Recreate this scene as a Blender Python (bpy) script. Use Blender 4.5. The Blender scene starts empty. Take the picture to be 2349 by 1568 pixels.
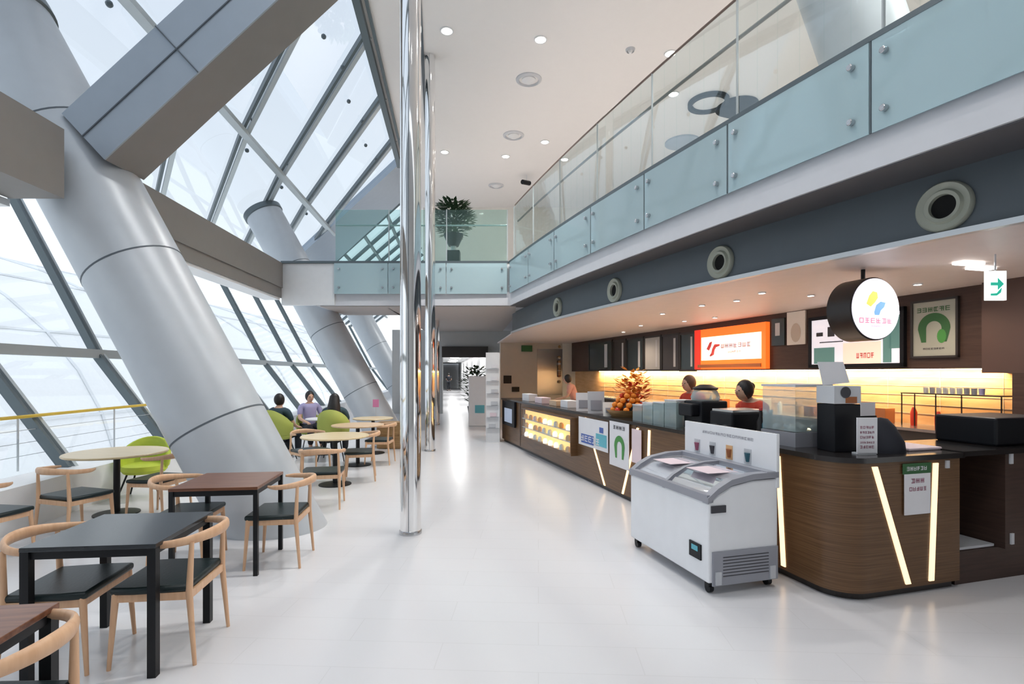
import bpy, bmesh, math, random
from mathutils import Vector, Matrix
random.seed(7)
S = bpy.context.scene
COL = S.collection
PI = math.pi
H = 1.7; F = 1210.0; CX = 1174.5; CY = 855.0
# ------------------------------------------------------------------ camera, sky, exposure
cam_d = bpy.data.cameras.new('camera'); cam = bpy.data.objects.new('camera', cam_d); COL.objects.link(cam)
cam_d.sensor_width = 36; cam_d.lens = 36*F/2349; cam_d.shift_y = (CY-784)/2349
cam_d.clip_start = .05; cam_d.clip_end = 500
cam.location = (0, 0, H); cam.rotation_euler = (PI/2, 0, 0)
S.camera = cam
w = bpy.data.worlds.new('overcast_sky'); S.world = w; w.use_nodes = True
nt = w.node_tree; bg = nt.nodes['Background']
tc = nt.nodes.new('ShaderNodeTexCoord'); mp = nt.nodes.new('ShaderNodeSeparateXYZ'); cr = nt.nodes.new('ShaderNodeValToRGB')
nt.links.new(tc.outputs['Generated'], mp.inputs[0]); nt.links.new(mp.outputs[2], cr.inputs[0]); nt.links.new(cr.outputs[0], bg.inputs[0])
cr.color_ramp.elements[0].position = 0.0; cr.color_ramp.elements[0].color = (.96, .99, 1, 1)
cr.color_ramp.elements[1].position = .75; cr.color_ramp.elements[1].color = (.80, .86, .95, 1)
bg.inputs[1].default_value = 1.6
S.view_settings.view_transform = 'Standard'; S.view_settings.look = 'None'
S.view_settings.gamma = 1; S.view_settings.use_curve_mapping = False
S.view_settings.exposure = -0.04
S.cycles.max_bounces = 10; S.cycles.transparent_max_bounces = 24; S.cycles.sample_clamp_indirect = 6
S.cycles.caustics_reflective = False; S.cycles.caustics_refractive = False

# ------------------------------------------------------------------ materials
M = {}
def new_mat(name):
    m = bpy.data.materials.new(name); m.use_nodes = True
    M[name] = m; return m, m.node_tree, m.node_tree.nodes['Principled BSDF']
def mat(name, c, r=.5, metal=0, spec=.5, var=.04, scale=6, bump=0, coat=0):
    m, nt, b = new_mat(name)
    b.inputs['Roughness'].default_value = r; b.inputs['Metallic'].default_value = metal
    b.inputs['Specular IOR Level'].default_value = spec; b.inputs['Coat Weight'].default_value = coat
    t = nt.nodes.new('ShaderNodeTexCoord'); n = nt.nodes.new('ShaderNodeTexNoise'); n.inputs['Scale'].default_value = scale
    nt.links.new(t.outputs['Object'], n.inputs['Vector'])
    mx = nt.nodes.new('ShaderNodeMix'); mx.data_type = 'RGBA'
    mx.inputs[6].default_value = (*[max(0, v*(1-var)) for v in c], 1); mx.inputs[7].default_value = (*[min(1, v*(1+var)) for v in c], 1)
    nt.links.new(n.outputs[0], mx.inputs[0]); nt.links.new(mx.outputs[2], b.inputs['Base Color'])
    if bump:
        bp = nt.nodes.new('ShaderNodeBump'); bp.inputs['Strength'].default_value = bump; bp.inputs['Distance'].default_value = .01
        nt.links.new(n.outputs[0], bp.inputs['Height']); nt.links.new(bp.outputs[0], b.inputs['Normal'])
    return m
def wood(name, c1, c2, r=.4, sc=(3, 3, 40), spec=.4):
    m, nt, b = new_mat(name); b.inputs['Roughness'].default_value = r; b.inputs['Specular IOR Level'].default_value = spec
    t = nt.nodes.new('ShaderNodeTexCoord'); mp = nt.nodes.new('ShaderNodeMapping'); mp.inputs['Scale'].default_value = sc
    n = nt.nodes.new('ShaderNodeTexNoise'); n.inputs['Scale'].default_value = 1.5; n.inputs['Detail'].default_value = 6
    cr = nt.nodes.new('ShaderNodeValToRGB'); cr.color_ramp.elements[0].position = .35; cr.color_ramp.elements[1].position = .65
    cr.color_ramp.elements[0].color = (*c1, 1); cr.color_ramp.elements[1].color = (*c2, 1)
    nt.links.new(t.outputs['Object'], mp.inputs[0]); nt.links.new(mp.outputs[0], n.inputs['Vector'])
    nt.links.new(n.outputs[0], cr.inputs[0]); nt.links.new(cr.outputs[0], b.inputs['Base Color'])
    return m
def glow(name, c, s):
    m, nt, b = new_mat(name); b.inputs['Base Color'].default_value = (*c, 1)
    b.inputs['Emission Color'].default_value = (*c, 1); b.inputs['Emission Strength'].default_value = s
    return m
def glass(name, tint, refl=.5, body=0.0, bodyc=(.8, .9, .9), rough=.02):
    m, nt, b = new_mat(name); nt.nodes.remove(b)
    out = nt.nodes['Material Output']
    tr = nt.nodes.new('ShaderNodeBsdfTransparent'); tr.inputs[0].default_value = (*tint, 1)
    gl = nt.nodes.new('ShaderNodeBsdfGlossy'); gl.inputs['Roughness'].default_value = rough; gl.inputs[0].default_value = (.9, .95, 1, 1)
    fr = nt.nodes.new('ShaderNodeLayerWeight'); fr.inputs[0].default_value = .25
    mu = nt.nodes.new('ShaderNodeMath'); mu.operation = 'MULTIPLY'; mu.inputs[1].default_value = refl
    nt.links.new(fr.outputs['Fresnel'], mu.inputs[0])
    m1 = nt.nodes.new('ShaderNodeMixShader')
    if body:
        df = nt.nodes.new('ShaderNodeBsdfDiffuse'); df.inputs[0].default_value = (*bodyc, 1)
        m0 = nt.nodes.new('ShaderNodeMixShader'); m0.inputs[0].default_value = body
        nt.links.new(tr.outputs[0], m0.inputs[1]); nt.links.new(df.outputs[0], m0.inputs[2]); src = m0
    else: src = tr
    nt.links.new(mu.outputs[0], m1.inputs[0]); nt.links.new(src.outputs[0], m1.inputs[1]); nt.links.new(gl.outputs[0], m1.inputs[2])
    nt.links.new(m1.outputs[0], out.inputs[0]); return m
# floor: large pale glossy tiles with faint joints
m, nt, b = new_mat('floor_tile')
t = nt.nodes.new('ShaderNodeTexCoord'); br = nt.nodes.new('ShaderNodeTexBrick'); mp = nt.nodes.new('ShaderNodeMapping')
mp.inputs['Rotation'].default_value = (0, 0, .05)
br.offset = .5; br.inputs['Scale'].default_value = 1; br.inputs['Brick Width'].default_value = 1.2; br.inputs['Row Height'].default_value = .3
br.inputs['Mortar Size'].default_value = .003; br.inputs['Color1'].default_value = (.715, .715, .735, 1); br.inputs['Color2'].default_value = (.705, .705, .725, 1)
br.inputs['Mortar'].default_value = (.66, .66, .675, 1)
nt.links.new(t.outputs['Object'], mp.inputs[0]); nt.links.new(mp.outputs[0], br.inputs['Vector']); nt.links.new(br.outputs[0], b.inputs['Base Color'])
b.inputs['Roughness'].default_value = .22; b.inputs['Specular IOR Level'].default_value = .5
mat('ceiling_white', (.90, .88, .865), .7, var=.01)
mat('soffit_white', (.64, .655, .69), .5)
mat('cafe_ceiling', (.84, .77, .755), .45)
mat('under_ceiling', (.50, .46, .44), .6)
mat('fascia_grey', (.085, .105, .12), .45)
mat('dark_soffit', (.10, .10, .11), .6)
mat('silver_trim', (.65, .68, .70), .35, .5)
mat('column_paint', (.52, .56, .60), .38, .15)
mat('joint_dark', (.10, .12, .14), .6)
mat('beam_blue', (.36, .42, .49), .45, .1)
mat('beam_grey', (.235, .225, .215), .55)
mat('frame_dark', (.11, .14, .155), .4, .3)
mat('frame_light', (.50, .55, .57), .4, .3)
mat('chrome', (.86, .86, .86), .06, 1, var=0)
mat('wall_cream', (.86, .84, .79), .7)
mat('wall_beige', (.58, .52, .45), .7)
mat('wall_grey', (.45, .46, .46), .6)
mat('white_paint', (.82, .83, .84), .4)
mat('white_gloss', (.84, .86, .89), .22, coat=.3)
mat('black_metal', (.008, .009, .011), .42, spec=.3)
mat('black_plastic', (.006, .007, .010), .45, spec=.25)
mat('black_leather', (.010, .020, .021), .38, spec=.4, bump=.1, scale=60)
mat('grey_plastic', (.30, .31, .35), .45)
mat('light_grey', (.55, .57, .60), .4)
mat('steel', (.55, .56, .58), .25, .9)
wood('beech', (.66, .40, .24), (.74, .48, .30), .4, (25, 25, 3))
wood('walnut', (.12, .045, .025), (.22, .095, .05), .28, (2, 25, 25))
wood('black_ash', (.010, .014, .018), (.022, .028, .034), .22, (2, 25, 25), .6)
wood('pale_top', (.66, .52, .30), (.74, .60, .38), .3, (2, 20, 20))
wood('oak_pink', (.60, .42, .26), (.70, .50, .33), .35, (2, 20, 20))
wood('counter_wood', (.10, .050, .022), (.165, .088, .040), .35, (1.2, 1.2, 70))
wood('brown_panel', (.045, .024, .018), (.06, .033, .025), .5, (2, 2, 30))
wood('cabinet_wood', (.30, .17, .07), (.42, .26, .12), .5, (3, 3, 30))
mat('pier_brown', (.075, .042, .034), .6)
mat('dark_panel', (.025, .02, .018), .4)
mat('board_teal', (.03, .045, .05), .25)
wood('tile_cream', (.62, .36, .17), (.72, .46, .24), .4, (1.5, 1.5, 9))
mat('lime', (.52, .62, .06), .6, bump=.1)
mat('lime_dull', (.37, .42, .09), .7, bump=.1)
mat('yellow_rail', (.75, .52, .07), .35)
mat('skin', (.62, .38, .27), .6)
mat('hair_black', (.010, .008, .008), .5, bump=.3, scale=80)
mat('hair_brown', (.09, .035, .015), .5, bump=.3, scale=80)
mat('shirt_teal', (.03, .06, .08), .8)
mat('shirt_lavender', (.38, .36, .58), .8)
mat('shirt_red', (.62, .06, .03), .8)
mat('shirt_pink', (.72, .38, .30), .8)
mat('trousers', (.012, .014, .022), .8)
mat('leaf', (.03, .07, .03), .5, var=.5)
mat('paper', (.80, .80, .83), .6)
mat('paper_pink', (.80, .66, .70), .6)
mat('ink_green', (.06, .26, .06), .6)
mat('ink_dark_green', (.03, .12, .04), .6)
mat('poster_grey', (.36, .38, .33), .5)
mat('ink_blue', (.06, .12, .40), .6)
mat('ink_cyan', (.12, .45, .55), .6)
mat('ink_red', (.6, .06, .06), .6)
mat('ink_dark', (.05, .05, .06), .6)
mat('rail_brown', (.16, .11, .09), .5)
mat('ink_maroon', (.30, .08, .14), .6)
mat('orange_fruit', (.80, .25, .02), .5, bump=.2, scale=60)
mat('red_fruit', (.62, .04, .01), .4)
mat('orange_paper', (.85, .38, .06), .6)
mat('teal_plastic', (.02, .10, .14), .3)
mat('nozzle', (.40, .42, .35), .45)
mat('pit', (.003, .003, .003), .9)
mat('vault_white', (.9, .91, .92), .6)
mat('vault_rib', (.76, .78, .80), .6)
mat('ground_white', (.88, .89, .90), .8)
mat('pink_card', (.75, .25, .45), .6)
mat('stone_dark', (.018, .016, .016), .2)
mat('rust', (.35, .12, .04), .6)
glass('window_glass', (.86, .89, .91), .15)
glass('roof_glass', (.60, .645, .69), .15)
glass('clear_glass', (.95, .985, .98), .22)
glass('bridge_glass', (.82, .93, .91), .5, .06, (.55, .78, .76))
glass('cladding_glass', (.70, .86, .90), 1.0, .6, (.64, .83, .88), .05)
glass('lid_glass', (.85, .88, .92), .8, .25, (.8, .78, .80))
glass('acrylic', (.86, .94, .95), .8, .34, (.70, .84, .86))
glow('lamp', (1, .96, .88), 22)
glow('led_warm', (1, .66, .36), 2.0)
glow('led_end', (1, .72, .44), 1.35)
glow('led_strip', (1, .80, .45), 14)
glow('sign_white', (.93, .90, 1), .78)
glow('sign_orange', (1, .16, .02), 1.0)
glow('sign_red', (.8, .03, .015), .9)
glow('sign_cream', (1, .82, .66), 1.3)
glow('screen_white', (.75, .72, .78), .75)
glow('screen_peach', (.95, .62, .50), .8)
glow('screen_teal', (.10, .22, .20), .5)
glow('panel_light', (1, .95, .9), 6)
glow('exit_white', (.95, 1, .97), 1.1)
glow('exit_green', (.02, .40, .28), .9)
glow('case_glow', (1, .62, .20), 1.1)
glow('case_top', (1, .85, .5), 3)
glow('display_blue', (.3, .35, .45), .5)

# ------------------------------------------------------------------ mesh helpers
class MB:
    def __init__(s): s.bm = bmesh.new()
    def poly(s, pts):
        vs = [s.bm.verts.new(p) for p in pts]; return s.bm.faces.new(vs)
    def hexa(s, p):      # 8 points: bottom 4 ccw, top 4 ccw
        v = [s.bm.verts.new(q) for q in p]
        for f in ((3,2,1,0),(4,5,6,7),(0,1,5,4),(1,2,6,5),(2,3,7,6),(3,0,4,7)): s.bm.faces.new([v[i] for i in f])
    def box(s, c, d, rz=0, M4=None):
        x, y, z = [k/2 for k in d]; R = Matrix.Rotation(rz, 3, 'Z')
        P = [Vector(c)+R@Vector(q) for q in ((-x,-y,-z),(x,-y,-z),(x,y,-z),(-x,y,-z),(-x,-y,z),(x,-y,z),(x,y,z),(-x,y,z))]
        if M4: P = [M4@q for q in P]
        s.hexa(P); return s
    def prism(s, pts, z0, z1):
        n = len(pts)
        a = [s.bm.verts.new((p[0], p[1], z0)) for p in pts]; b = [s.bm.verts.new((p[0], p[1], z1)) for p in pts]
        s.bm.faces.new(list(reversed(a))); s.bm.faces.new(b)
        for i in range(n): s.bm.faces.new((a[i], a[(i+1)%n], b[(i+1)%n], b[i]))
        return s
    def extr(s, pts, vec):   # planar polygon of 3-D points extruded by vec
        n = len(pts); vec = Vector(vec)
        a = [s.bm.verts.new(p) for p in pts]; b = [s.bm.verts.new(Vector(p)+vec) for p in pts]
        s.bm.faces.new(list(reversed(a))); s.bm.faces.new(b)
        for i in range(n): s.bm.faces.new((a[i], a[(i+1)%n], b[(i+1)%n], b[i]))
        return s
    def tube(s, path, r, n=12, cap=True, flat=None):
        path = [Vector(p) for p in path]; rs = r if isinstance(r, (list, tuple)) else [r]*len(path)
        rings = []; ref = None
        for i, p in enumerate(path):
            t = (path[min(i+1, len(path)-1)]-path[max(i-1, 0)]).normalized()
            if ref is None: ref = Vector((0, 0, 1)) if abs(t.z) < .9 else Vector((1, 0, 0))
            u = (ref - t*ref.dot(t)).normalized(); v = t.cross(u); ref = u
            ru, rv = (rs[i], rs[i]) if not flat else (rs[i]*flat[0], rs[i]*flat[1])
            rings.append([s.bm.verts.new(p+u*ru*math.cos(2*PI*k/n)+v*rv*math.sin(2*PI*k/n)) for k in range(n)])
        for a, b in zip(rings, rings[1:]):
            for k in range(n): s.bm.faces.new((a[k], a[(k+1)%n], b[(k+1)%n], b[k]))
        if cap: s.bm.faces.new(list(reversed(rings[0]))); s.bm.faces.new(rings[-1])
        return s
    def lathe(s, prof, n=32, c=(0, 0, 0), axis=None, cap=True):
        c = Vector(c); A = Vector(axis).normalized() if axis else Vector((0, 0, 1))
        Q = Vector((0, 0, 1)).rotation_difference(A)
        rings = [[s.bm.verts.new(c+Q@Vector((r*math.cos(2*PI*k/n), r*math.sin(2*PI*k/n), z))) for k in range(n)] for r, z in prof]
        for a, b in zip(rings, rings[1:]):
            for k in range(n): s.bm.faces.new((a[k], a[(k+1)%n], b[(k+1)%n], b[k]))
        if cap and prof[0][0] > 1e-4: s.bm.faces.new(list(reversed(rings[0])))
        if cap and prof[-1][0] > 1e-4: s.bm.faces.new(rings[-1])
        return s
    def sphere(s, c, r, sc=(1, 1, 1), u=16, v=10):
        Mx = Matrix.Translation(c) @ Matrix.Diagonal((r*sc[0], r*sc[1], r*sc[2], 1))
        bmesh.ops.create_uvsphere(s.bm, u_segments=u, v_segments=v, radius=1, matrix=Mx); return s
    def bar(s, a, b, w_, h_, up=(0, 0, 1)):      # box beam between two points
        a = Vector(a); b = Vector(b); t = (b-a).normalized(); up = Vector(up)
        sd = t.cross(up).normalized(); u = sd.cross(t)
        P = []
        for q in (a, b):
            P += [q-sd*w_/2-u*h_/2, q+sd*w_/2-u*h_/2, q+sd*w_/2+u*h_/2, q-sd*w_/2+u*h_/2]
        s.hexa(P); return s
    def build(s, name, m, parent=None, smooth=False, bevel=0, loc=None, rz=0):
        bmesh.ops.recalc_face_normals(s.bm, faces=s.bm.faces[:])
        me = bpy.data.meshes.new(name); s.bm.to_mesh(me); s.bm.free()
        me.materials.append(M[m])
        if smooth:
            for p in me.polygons: p.use_smooth = True
        o = bpy.data.objects.new(name, me); COL.objects.link(o)
        if smooth:
            try: me.set_sharp_from_angle(angle=math.radians(40))
            except Exception: pass
        if parent: o.parent = parent
        if loc is not None: o.location = loc
        if rz: o.rotation_euler = (0, 0, rz)
        if bevel:
            bv = o.modifiers.new('bevel', 'BEVEL'); bv.width = bevel; bv.segments = 2; bv.limit_method = 'ANGLE'
        return o
def tag(o, label, cat, group=None, kind=None):
    if label: o['label'] = label
    if cat: o['category'] = cat
    if group: o['group'] = group
    if kind: o['kind'] = kind
    return o
def thing(name, label, cat, loc=(0, 0, 0), rz=0, group=None):
    o = bpy.data.objects.new(name, None); COL.objects.link(o); o.location = loc; o.rotation_euler = (0, 0, rz)
    o.empty_display_size = .1
    return tag(o, label, cat, group)
def struct(o): o['kind'] = 'structure'; return o
def dup(root, loc, rz, label, group=None):
    r = root.copy(); COL.objects.link(r); r.location = loc; r.rotation_euler = (0, 0, rz); r['label'] = label
    if group: r['group'] = group
    for ch in list(root.children):
        c = ch.copy(); COL.objects.link(c); c.parent = r
        for g in list(ch.children):
            d = g.copy(); COL.objects.link(d); d.parent = c
    return r
def lamp(name, kind, energy, loc, parent=None, color=(1, 1, 1), rot=(0, 0, 0), **kw):
    l = bpy.data.lights.new(name, kind); l.energy = energy; l.color = color
    for k, v in kw.items(): setattr(l, k, v)
    o = bpy.data.objects.new(name, l); COL.objects.link(o); o.location = loc; o.rotation_euler = rot
    if parent: o.parent = parent
    return o
def at(px, py, d): return Vector(((px-CX)/F*d, d, H+(CY-py)/F*d))

# ------------------------------------------------------------------ geometry constants
def s_(d): return -.10*(d-9.2)                 # drift of the building axis
def wall_x(z, d):                               # window wall section
    if z <= 2.03: return -5.66-(7.22-5.66)*z/2.03+s_(d)
    return -7.22-(8.86-7.22)*(z-2.03)/(5.12-2.03)+s_(d)
ZC = 8.6
def ridge_x(d): return -2.86-.112*(d-9.77)
def roof_pt(t, d):                              # t 0 ridge .. 1 eave
    x0 = ridge_x(d); x1 = -8.86+s_(d)
    return Vector((x0+(x1-x0)*t, d, ZC+(5.12-ZC)*t))
def edge_x(d): t = d-3.59; return 3.50-.43*t+.0077*t*t if t > -1.5 else 3.50+.645+.0173+(-1.5-t)*.45
def fas_x(d):
    t = d-4.52; return 3.75-.48*t+.0127*t*t
D0 = -1.0; DB = 13.66; ZS = 3.45; ZF = 4.55

# ------------------------------------------------------------------ floor, ceilings, slabs
mb = MB(); mb.prism([(-5.66+s_(D0)-.0, D0-4), (9, D0-4), (9, 62), (-5.66+s_(62)-.3, 62)], -.2, 0); struct(mb.build('floor', 'floor_tile'))
mb = MB()
pts = [(ridge_x(-3), -3)]+[(ridge_x(45), 45), (14, 45), (14, -3)]
mb.prism(pts, ZC, ZC+.25); struct(mb.build('ceiling', 'ceiling_white'))
mb = MB(); mb.bar((-1.81+.138*8.5, 10.48-8.5, ZC-.01), (-2.72, 17.07, ZC-.01), .07, .03); struct(mb.build('trim_1', 'joint_dark'))
ds = [D0+.0+i*.5 for i in range(int((DB-D0)/.5)+1)]+[DB]
# upper floor slab with white edge band
mb = MB()
poly = [(edge_x(d), d) for d in ds]+[(-.05, DB), (-5.1, DB+.06), (-5.1, 16), (-3.2, 16), (-3.6, 22), (14, 22), (14, D0)]
mb.prism(poly, ZS, 3.80); o = mb.build('ceiling_slab_edge', 'soffit_white'); o.name = 'trim_2'; struct(o)
mb = MB()
def inset(k): return [(edge_x(d)+k, d) for d in ds]+[(-.05+k*.2, DB+k), (-5.1, DB+k), (-5.1, 15.9), (-3.2, 15.9), (-3.6, 21.9), (13.9, 21.9), (13.9, D0)]
mb.prism(inset(.10), 3.80, ZF-.02); struct(mb.build('trim_3', 'white_paint'))
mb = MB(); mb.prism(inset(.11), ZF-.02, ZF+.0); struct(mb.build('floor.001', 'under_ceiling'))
mb = MB()
for a, b in zip(ds, ds[1:]): mb.bar((edge_x(a)-.01, a, 4.55), (edge_x(b)-.01, b, 4.55), .10, .05)
mb.bar((-.10, DB-.02, 4.56), (-5.97, DB-.02, 4.56), .06, .06); struct(mb.build('trim_4', 'frame_dark'))
# under side (dark) + recessed fascia
ds2 = [D0+.5+i*.5 for i in range(33)]
mb = MB()
for a, b in zip(ds2, ds2[1:]):
    if b > 16.1: break
    A = (fas_x(a), a); B = (fas_x(b), b)
    mb.hexa([(A[0], A[1], 2.90), (B[0], B[1], 2.90), (B[0]+.12, B[1], 2.90), (A[0]+.12, A[1], 2.90),
             (A[0], A[1], ZS), (B[0], B[1], ZS), (B[0]+.12, B[1], ZS), (A[0]+.12, A[1], ZS)])
struct(mb.build('wall_fascia', 'fascia_grey'))
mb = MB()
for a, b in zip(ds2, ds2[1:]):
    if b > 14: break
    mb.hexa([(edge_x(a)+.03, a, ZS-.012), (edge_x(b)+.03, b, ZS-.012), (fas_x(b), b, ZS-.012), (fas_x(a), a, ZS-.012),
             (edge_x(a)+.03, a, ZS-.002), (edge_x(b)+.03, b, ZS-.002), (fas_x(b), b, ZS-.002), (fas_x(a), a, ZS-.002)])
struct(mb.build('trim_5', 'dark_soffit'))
mb = MB()
for a, b in zip(ds2, ds2[1:]):
    if b > 16.1: break
    mb.bar((fas_x(a)-.02, a, 2.885), (fas_x(b)-.02, b, 2.885), .07, .05)
struct(mb.build('trim_6', 'silver_trim'))
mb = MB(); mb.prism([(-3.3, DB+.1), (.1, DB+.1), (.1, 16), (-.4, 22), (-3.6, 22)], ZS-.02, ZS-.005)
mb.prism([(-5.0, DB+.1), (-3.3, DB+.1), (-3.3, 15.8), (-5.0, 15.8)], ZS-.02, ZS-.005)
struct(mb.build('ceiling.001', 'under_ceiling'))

# ------------------------------------------------------------------ cafe frame
C0 = Vector((2.42, 3.86)); VA = Vector((-.272, .962)); VB = Vector((.962, .272)); RZ = math.atan2(.272, .962)
def P(u, v, z=0): q = C0+VB*u+VA*v; return Vector((q.x, q.y, z))
def v_of(px, u):
    k = (px-CX)/F; q = C0+VB*u
    return (q.x-q.y*k)/(.272+.962*k)
def u_of(px, v):
    k = (px-CX)/F; q = C0+VA*v
    return (k*q.y-q.x)/(.962-.272*k)
def z_at(py, p): return H+(CY-py)/F*p[1]
def uvz(px, py, u): v = v_of(px, u); p = P(u, v); return v, z_at(py, p)
# cafe ceiling
mb = MB()
poly = [(fas_x(d)+.02, d) for d in ds2 if d < 16.1]
poly += [(P(1.75, 17.2)[0], P(1.75, 17.2)[1]), (P(5, 17.2)[0], P(5, 17.2)[1]), (P(5, -4)[0], P(5, -4)[1])]
mb.prism(poly, 2.87, 2.91); struct(mb.build('ceiling.002', 'cafe_ceiling'))
def cafe_box(name, m, u0, u1, v0, v1, z0, z1, parent=None, bevel=0):
    mb = MB(); mb.prism([P(u0, v0)[:2], P(u1, v0)[:2], P(u1, v1)[:2], P(u0, v1)[:2]], z0, z1)
    return mb.build(name, m, parent, bevel=bevel)
struct(cafe_box('wall_right', 'tile_cream', 4.8, 4.95, -3, 16.6, 0, 2.87))
struct(cafe_box('wall_far', 'wall_beige', 1.72, 4.8, 16.6, 16.75, 0, 2.87))

# ------------------------------------------------------------------ windows: leaning wall and roof
wd = [-2, 0, 2.0, 4.3, 6.9, 9.2, 11.8, 14.4, 17.1, 19.8, 22.5, 25.2, 28, 31, 34, 38]
mb = MB()
a, b = -3, 40
g1 = MB(); g1.poly([(wall_x(.5, a)-.06, a, .5), (wall_x(2.03, a)-.06, a, 2.03), (wall_x(2.03, b)-.06, b, 2.03), (wall_x(.5, b)-.06, b, .5)])
W1 = struct(g1.build('window_1', 'window_glass'))
g1 = MB(); g1.poly([(wall_x(2.03, a)-.06, a, 2.03), (wall_x(5.12, a)-.06, a, 5.12), (wall_x(5.12, b)-.06, b, 5.12), (wall_x(2.03, b)-.06, b, 2.03)])
W2 = struct(g1.build('window_2', 'window_glass'))
for d in wd:
    for W, z0, z1 in ((W1, .45, 2.03), (W2, 2.03, 5.12)):
        p0 = Vector((wall_x(z0, d), d, z0)); p1 = Vector((wall_x(z1, d), d, z1))
        up = Vector((1, 0, .6))
        k = MB(); k.bar(p0+Vector((0, -.06, 0)), p1+Vector((0, -.06, 0)), .05, .13, up); k.build('mullion', 'frame_dark', W)
        k = MB(); k.bar(p0+Vector((.02, .035, 0)), p1+Vector((.02, .035, 0)), .05, .10, up); k.build('mullion_cover', 'frame_light', W)
k = MB(); k.bar((wall_x(2.03, a)+.02, a, 2.03), (wall_x(2.03, b)+.02, b, 2.03), .12, .15); k.build('transom', 'frame_light', W2)
mb = MB()
lx = lambda d, o: wall_x(.5, d)+o
mb.hexa([(lx(a, -.15), a, 0), (lx(a, .40), a, 0), (lx(b, .40), b, 0), (lx(b, -.15), b, 0), (lx(a, -.15), a, .48), (lx(a, .40), a, .48), (lx(b, .40), b, .48), (lx(b, -.15), b, .48)])
struct(mb.build('trim_7', 'white_paint'))
# roof
def roof_panel(name, d0, d1, e0, e1, m, off=.08):
    g = MB(); n = Vector((0, 0, off))
    g.poly([roof_pt(0, d0)+n, roof_pt(0, d1)+n, roof_pt(1, e1)+n, roof_pt(1, e0)+n]); return struct(g.build(name, m))
W3 = roof_panel('window_3', -6, 17.2, -3, 21.3, 'roof_glass')
tpur = (ZC-6.99)/(ZC-5.12)
for i in range(-6, 3):
    dt = 10.77+2.43*i
    p0 = roof_pt(0, dt); p1 = roof_pt(tpur, dt+3.2); p2 = roof_pt(1, min(dt+7.6, dt+7.6))
    for (q0, q1) in (((p0, p1),) if i == -3 else ((p0, p1), (p1, p2))):
        k = MB(); k.bar(q0+Vector((-.03, -.05, 0)), q1+Vector((-.03, -.05, 0)), .06, .13); k.build('rafter', 'frame_dark', W3)
        k = MB(); k.bar(q0+Vector((.05, .05, .0)), q1+Vector((.05, .05, .0)), .09, .08); k.build('rafter_cover', 'frame_light', W3)
k = MB(); q = roof_pt(tpur, -3); q2 = roof_pt(tpur, 20); k.bar(q-Vector((0, 0, .06)), q2-Vector((0, 0, .06)), .17, .10); k.build('purlin', 'frame_light', W3)
for i in range(-3, 3):
    dt = 10.77+2.43*i
    for (t, dd) in ((.10, .55), (.42, 3.0), (.50, 3.9), (.12, -.6)):
        k = MB(); k.sphere(roof_pt(t, dt+dd)-Vector((0, 0, .0)), .05, (1, 1, 1), 8, 6); k.build('glazing_clip', 'frame_dark', W3)
k = MB(); k.bar(roof_pt(0, -3)+Vector((.0, 0, -.05)), roof_pt(0, 17.4)+Vector((0, 0, -.05)), .14, .20); k.bar(roof_pt(0, -3)+Vector((.17, 0, -.02)), roof_pt(0, 17.4)+Vector((.17, 0, -.02)), .06, .10); k.build('ridge_frame', 'frame_dark', W3)
g = MB(); A4 = [roof_pt(0, 17.2), roof_pt(0, 20.3), roof_pt(1, 25), roof_pt(1, 21.3)]
g.extr([p-Vector((0, 0, .1)) for p in A4], (0, 0, .3)); struct(g.build('ceiling.003', 'beam_blue'))
W4 = roof_panel('window_4', 20.3, 44, 25, 44, 'roof_glass')
for i in range(12):
    k = MB(); k.bar(roof_pt(0, 20.5+i*1.7), roof_pt(1, 25+i*1.7), .12, .12); k.build('rafter', 'frame_dark', W4)
for t in (.15, .33, .5, .66, .83):
    k = MB(); k.bar(roof_pt(t, 20.5+4.5*t), roof_pt(t, 44), .12, .10); k.build('purlin', 'frame_dark', W4)
# eave box beam in the interior, with light flange below
def b2x(d): return -5.0-.073*d+.03
mb = MB()
for a, b in ((7.2, DB),):
    mb.hexa([(b2x(a)-.55, a, 3.64), (b2x(a), a, 3.64), (b2x(b), b, 3.64), (b2x(b)-.55, b, 3.64), (b2x(a)-.55, a, 4.54), (b2x(a), a, 4.54), (b2x(b), b, 4.54), (b2x(b)-.55, b, 4.54)])
    mb.hexa([(b2x(a)-.02, a, 3.90), (b2x(a)+.03, a, 3.90), (b2x(b)+.03, b, 3.90), (b2x(b)-.02, b, 3.90), (b2x(a)-.02, a, 4.54), (b2x(a)+.03, a, 4.54), (b2x(b)+.03, b, 4.54), (b2x(b)-.02, b, 4.54)])
struct(mb.build('trim_8', 'beam_grey'))
def b0x(d): return -4.50-.073*(d-5.0)
mb = MB(); a, b = -3, 5.33
mb.hexa([(b0x(a)-.55, a, 3.46), (b0x(a), a, 3.46), (b0x(b), b, 3.46), (b0x(b)-.55, b, 3.46), (b0x(a)-.55, a, 4.16), (b0x(a), a, 4.16), (b0x(b), b, 4.16), (b0x(b)-.55, b, 4.16)])
struct(mb.build('trim_12', 'beam_grey'))
mb = MB()
mb.hexa([(b0x(a)-.95, a, 3.38), (b0x(a)-.55, a, 3.38), (b0x(b)-.55, b, 3.38), (b0x(b)-.95, b, 3.38), (b0x(a)-.95, a, 3.45), (b0x(a)-.55, a, 3.45), (b0x(b)-.55, b, 3.45), (b0x(b)-.95, b, 3.45)])
struct(mb.build('trim_13', 'white_paint'))
mb = MB(); a, b = 7.2, 13.6
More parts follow.
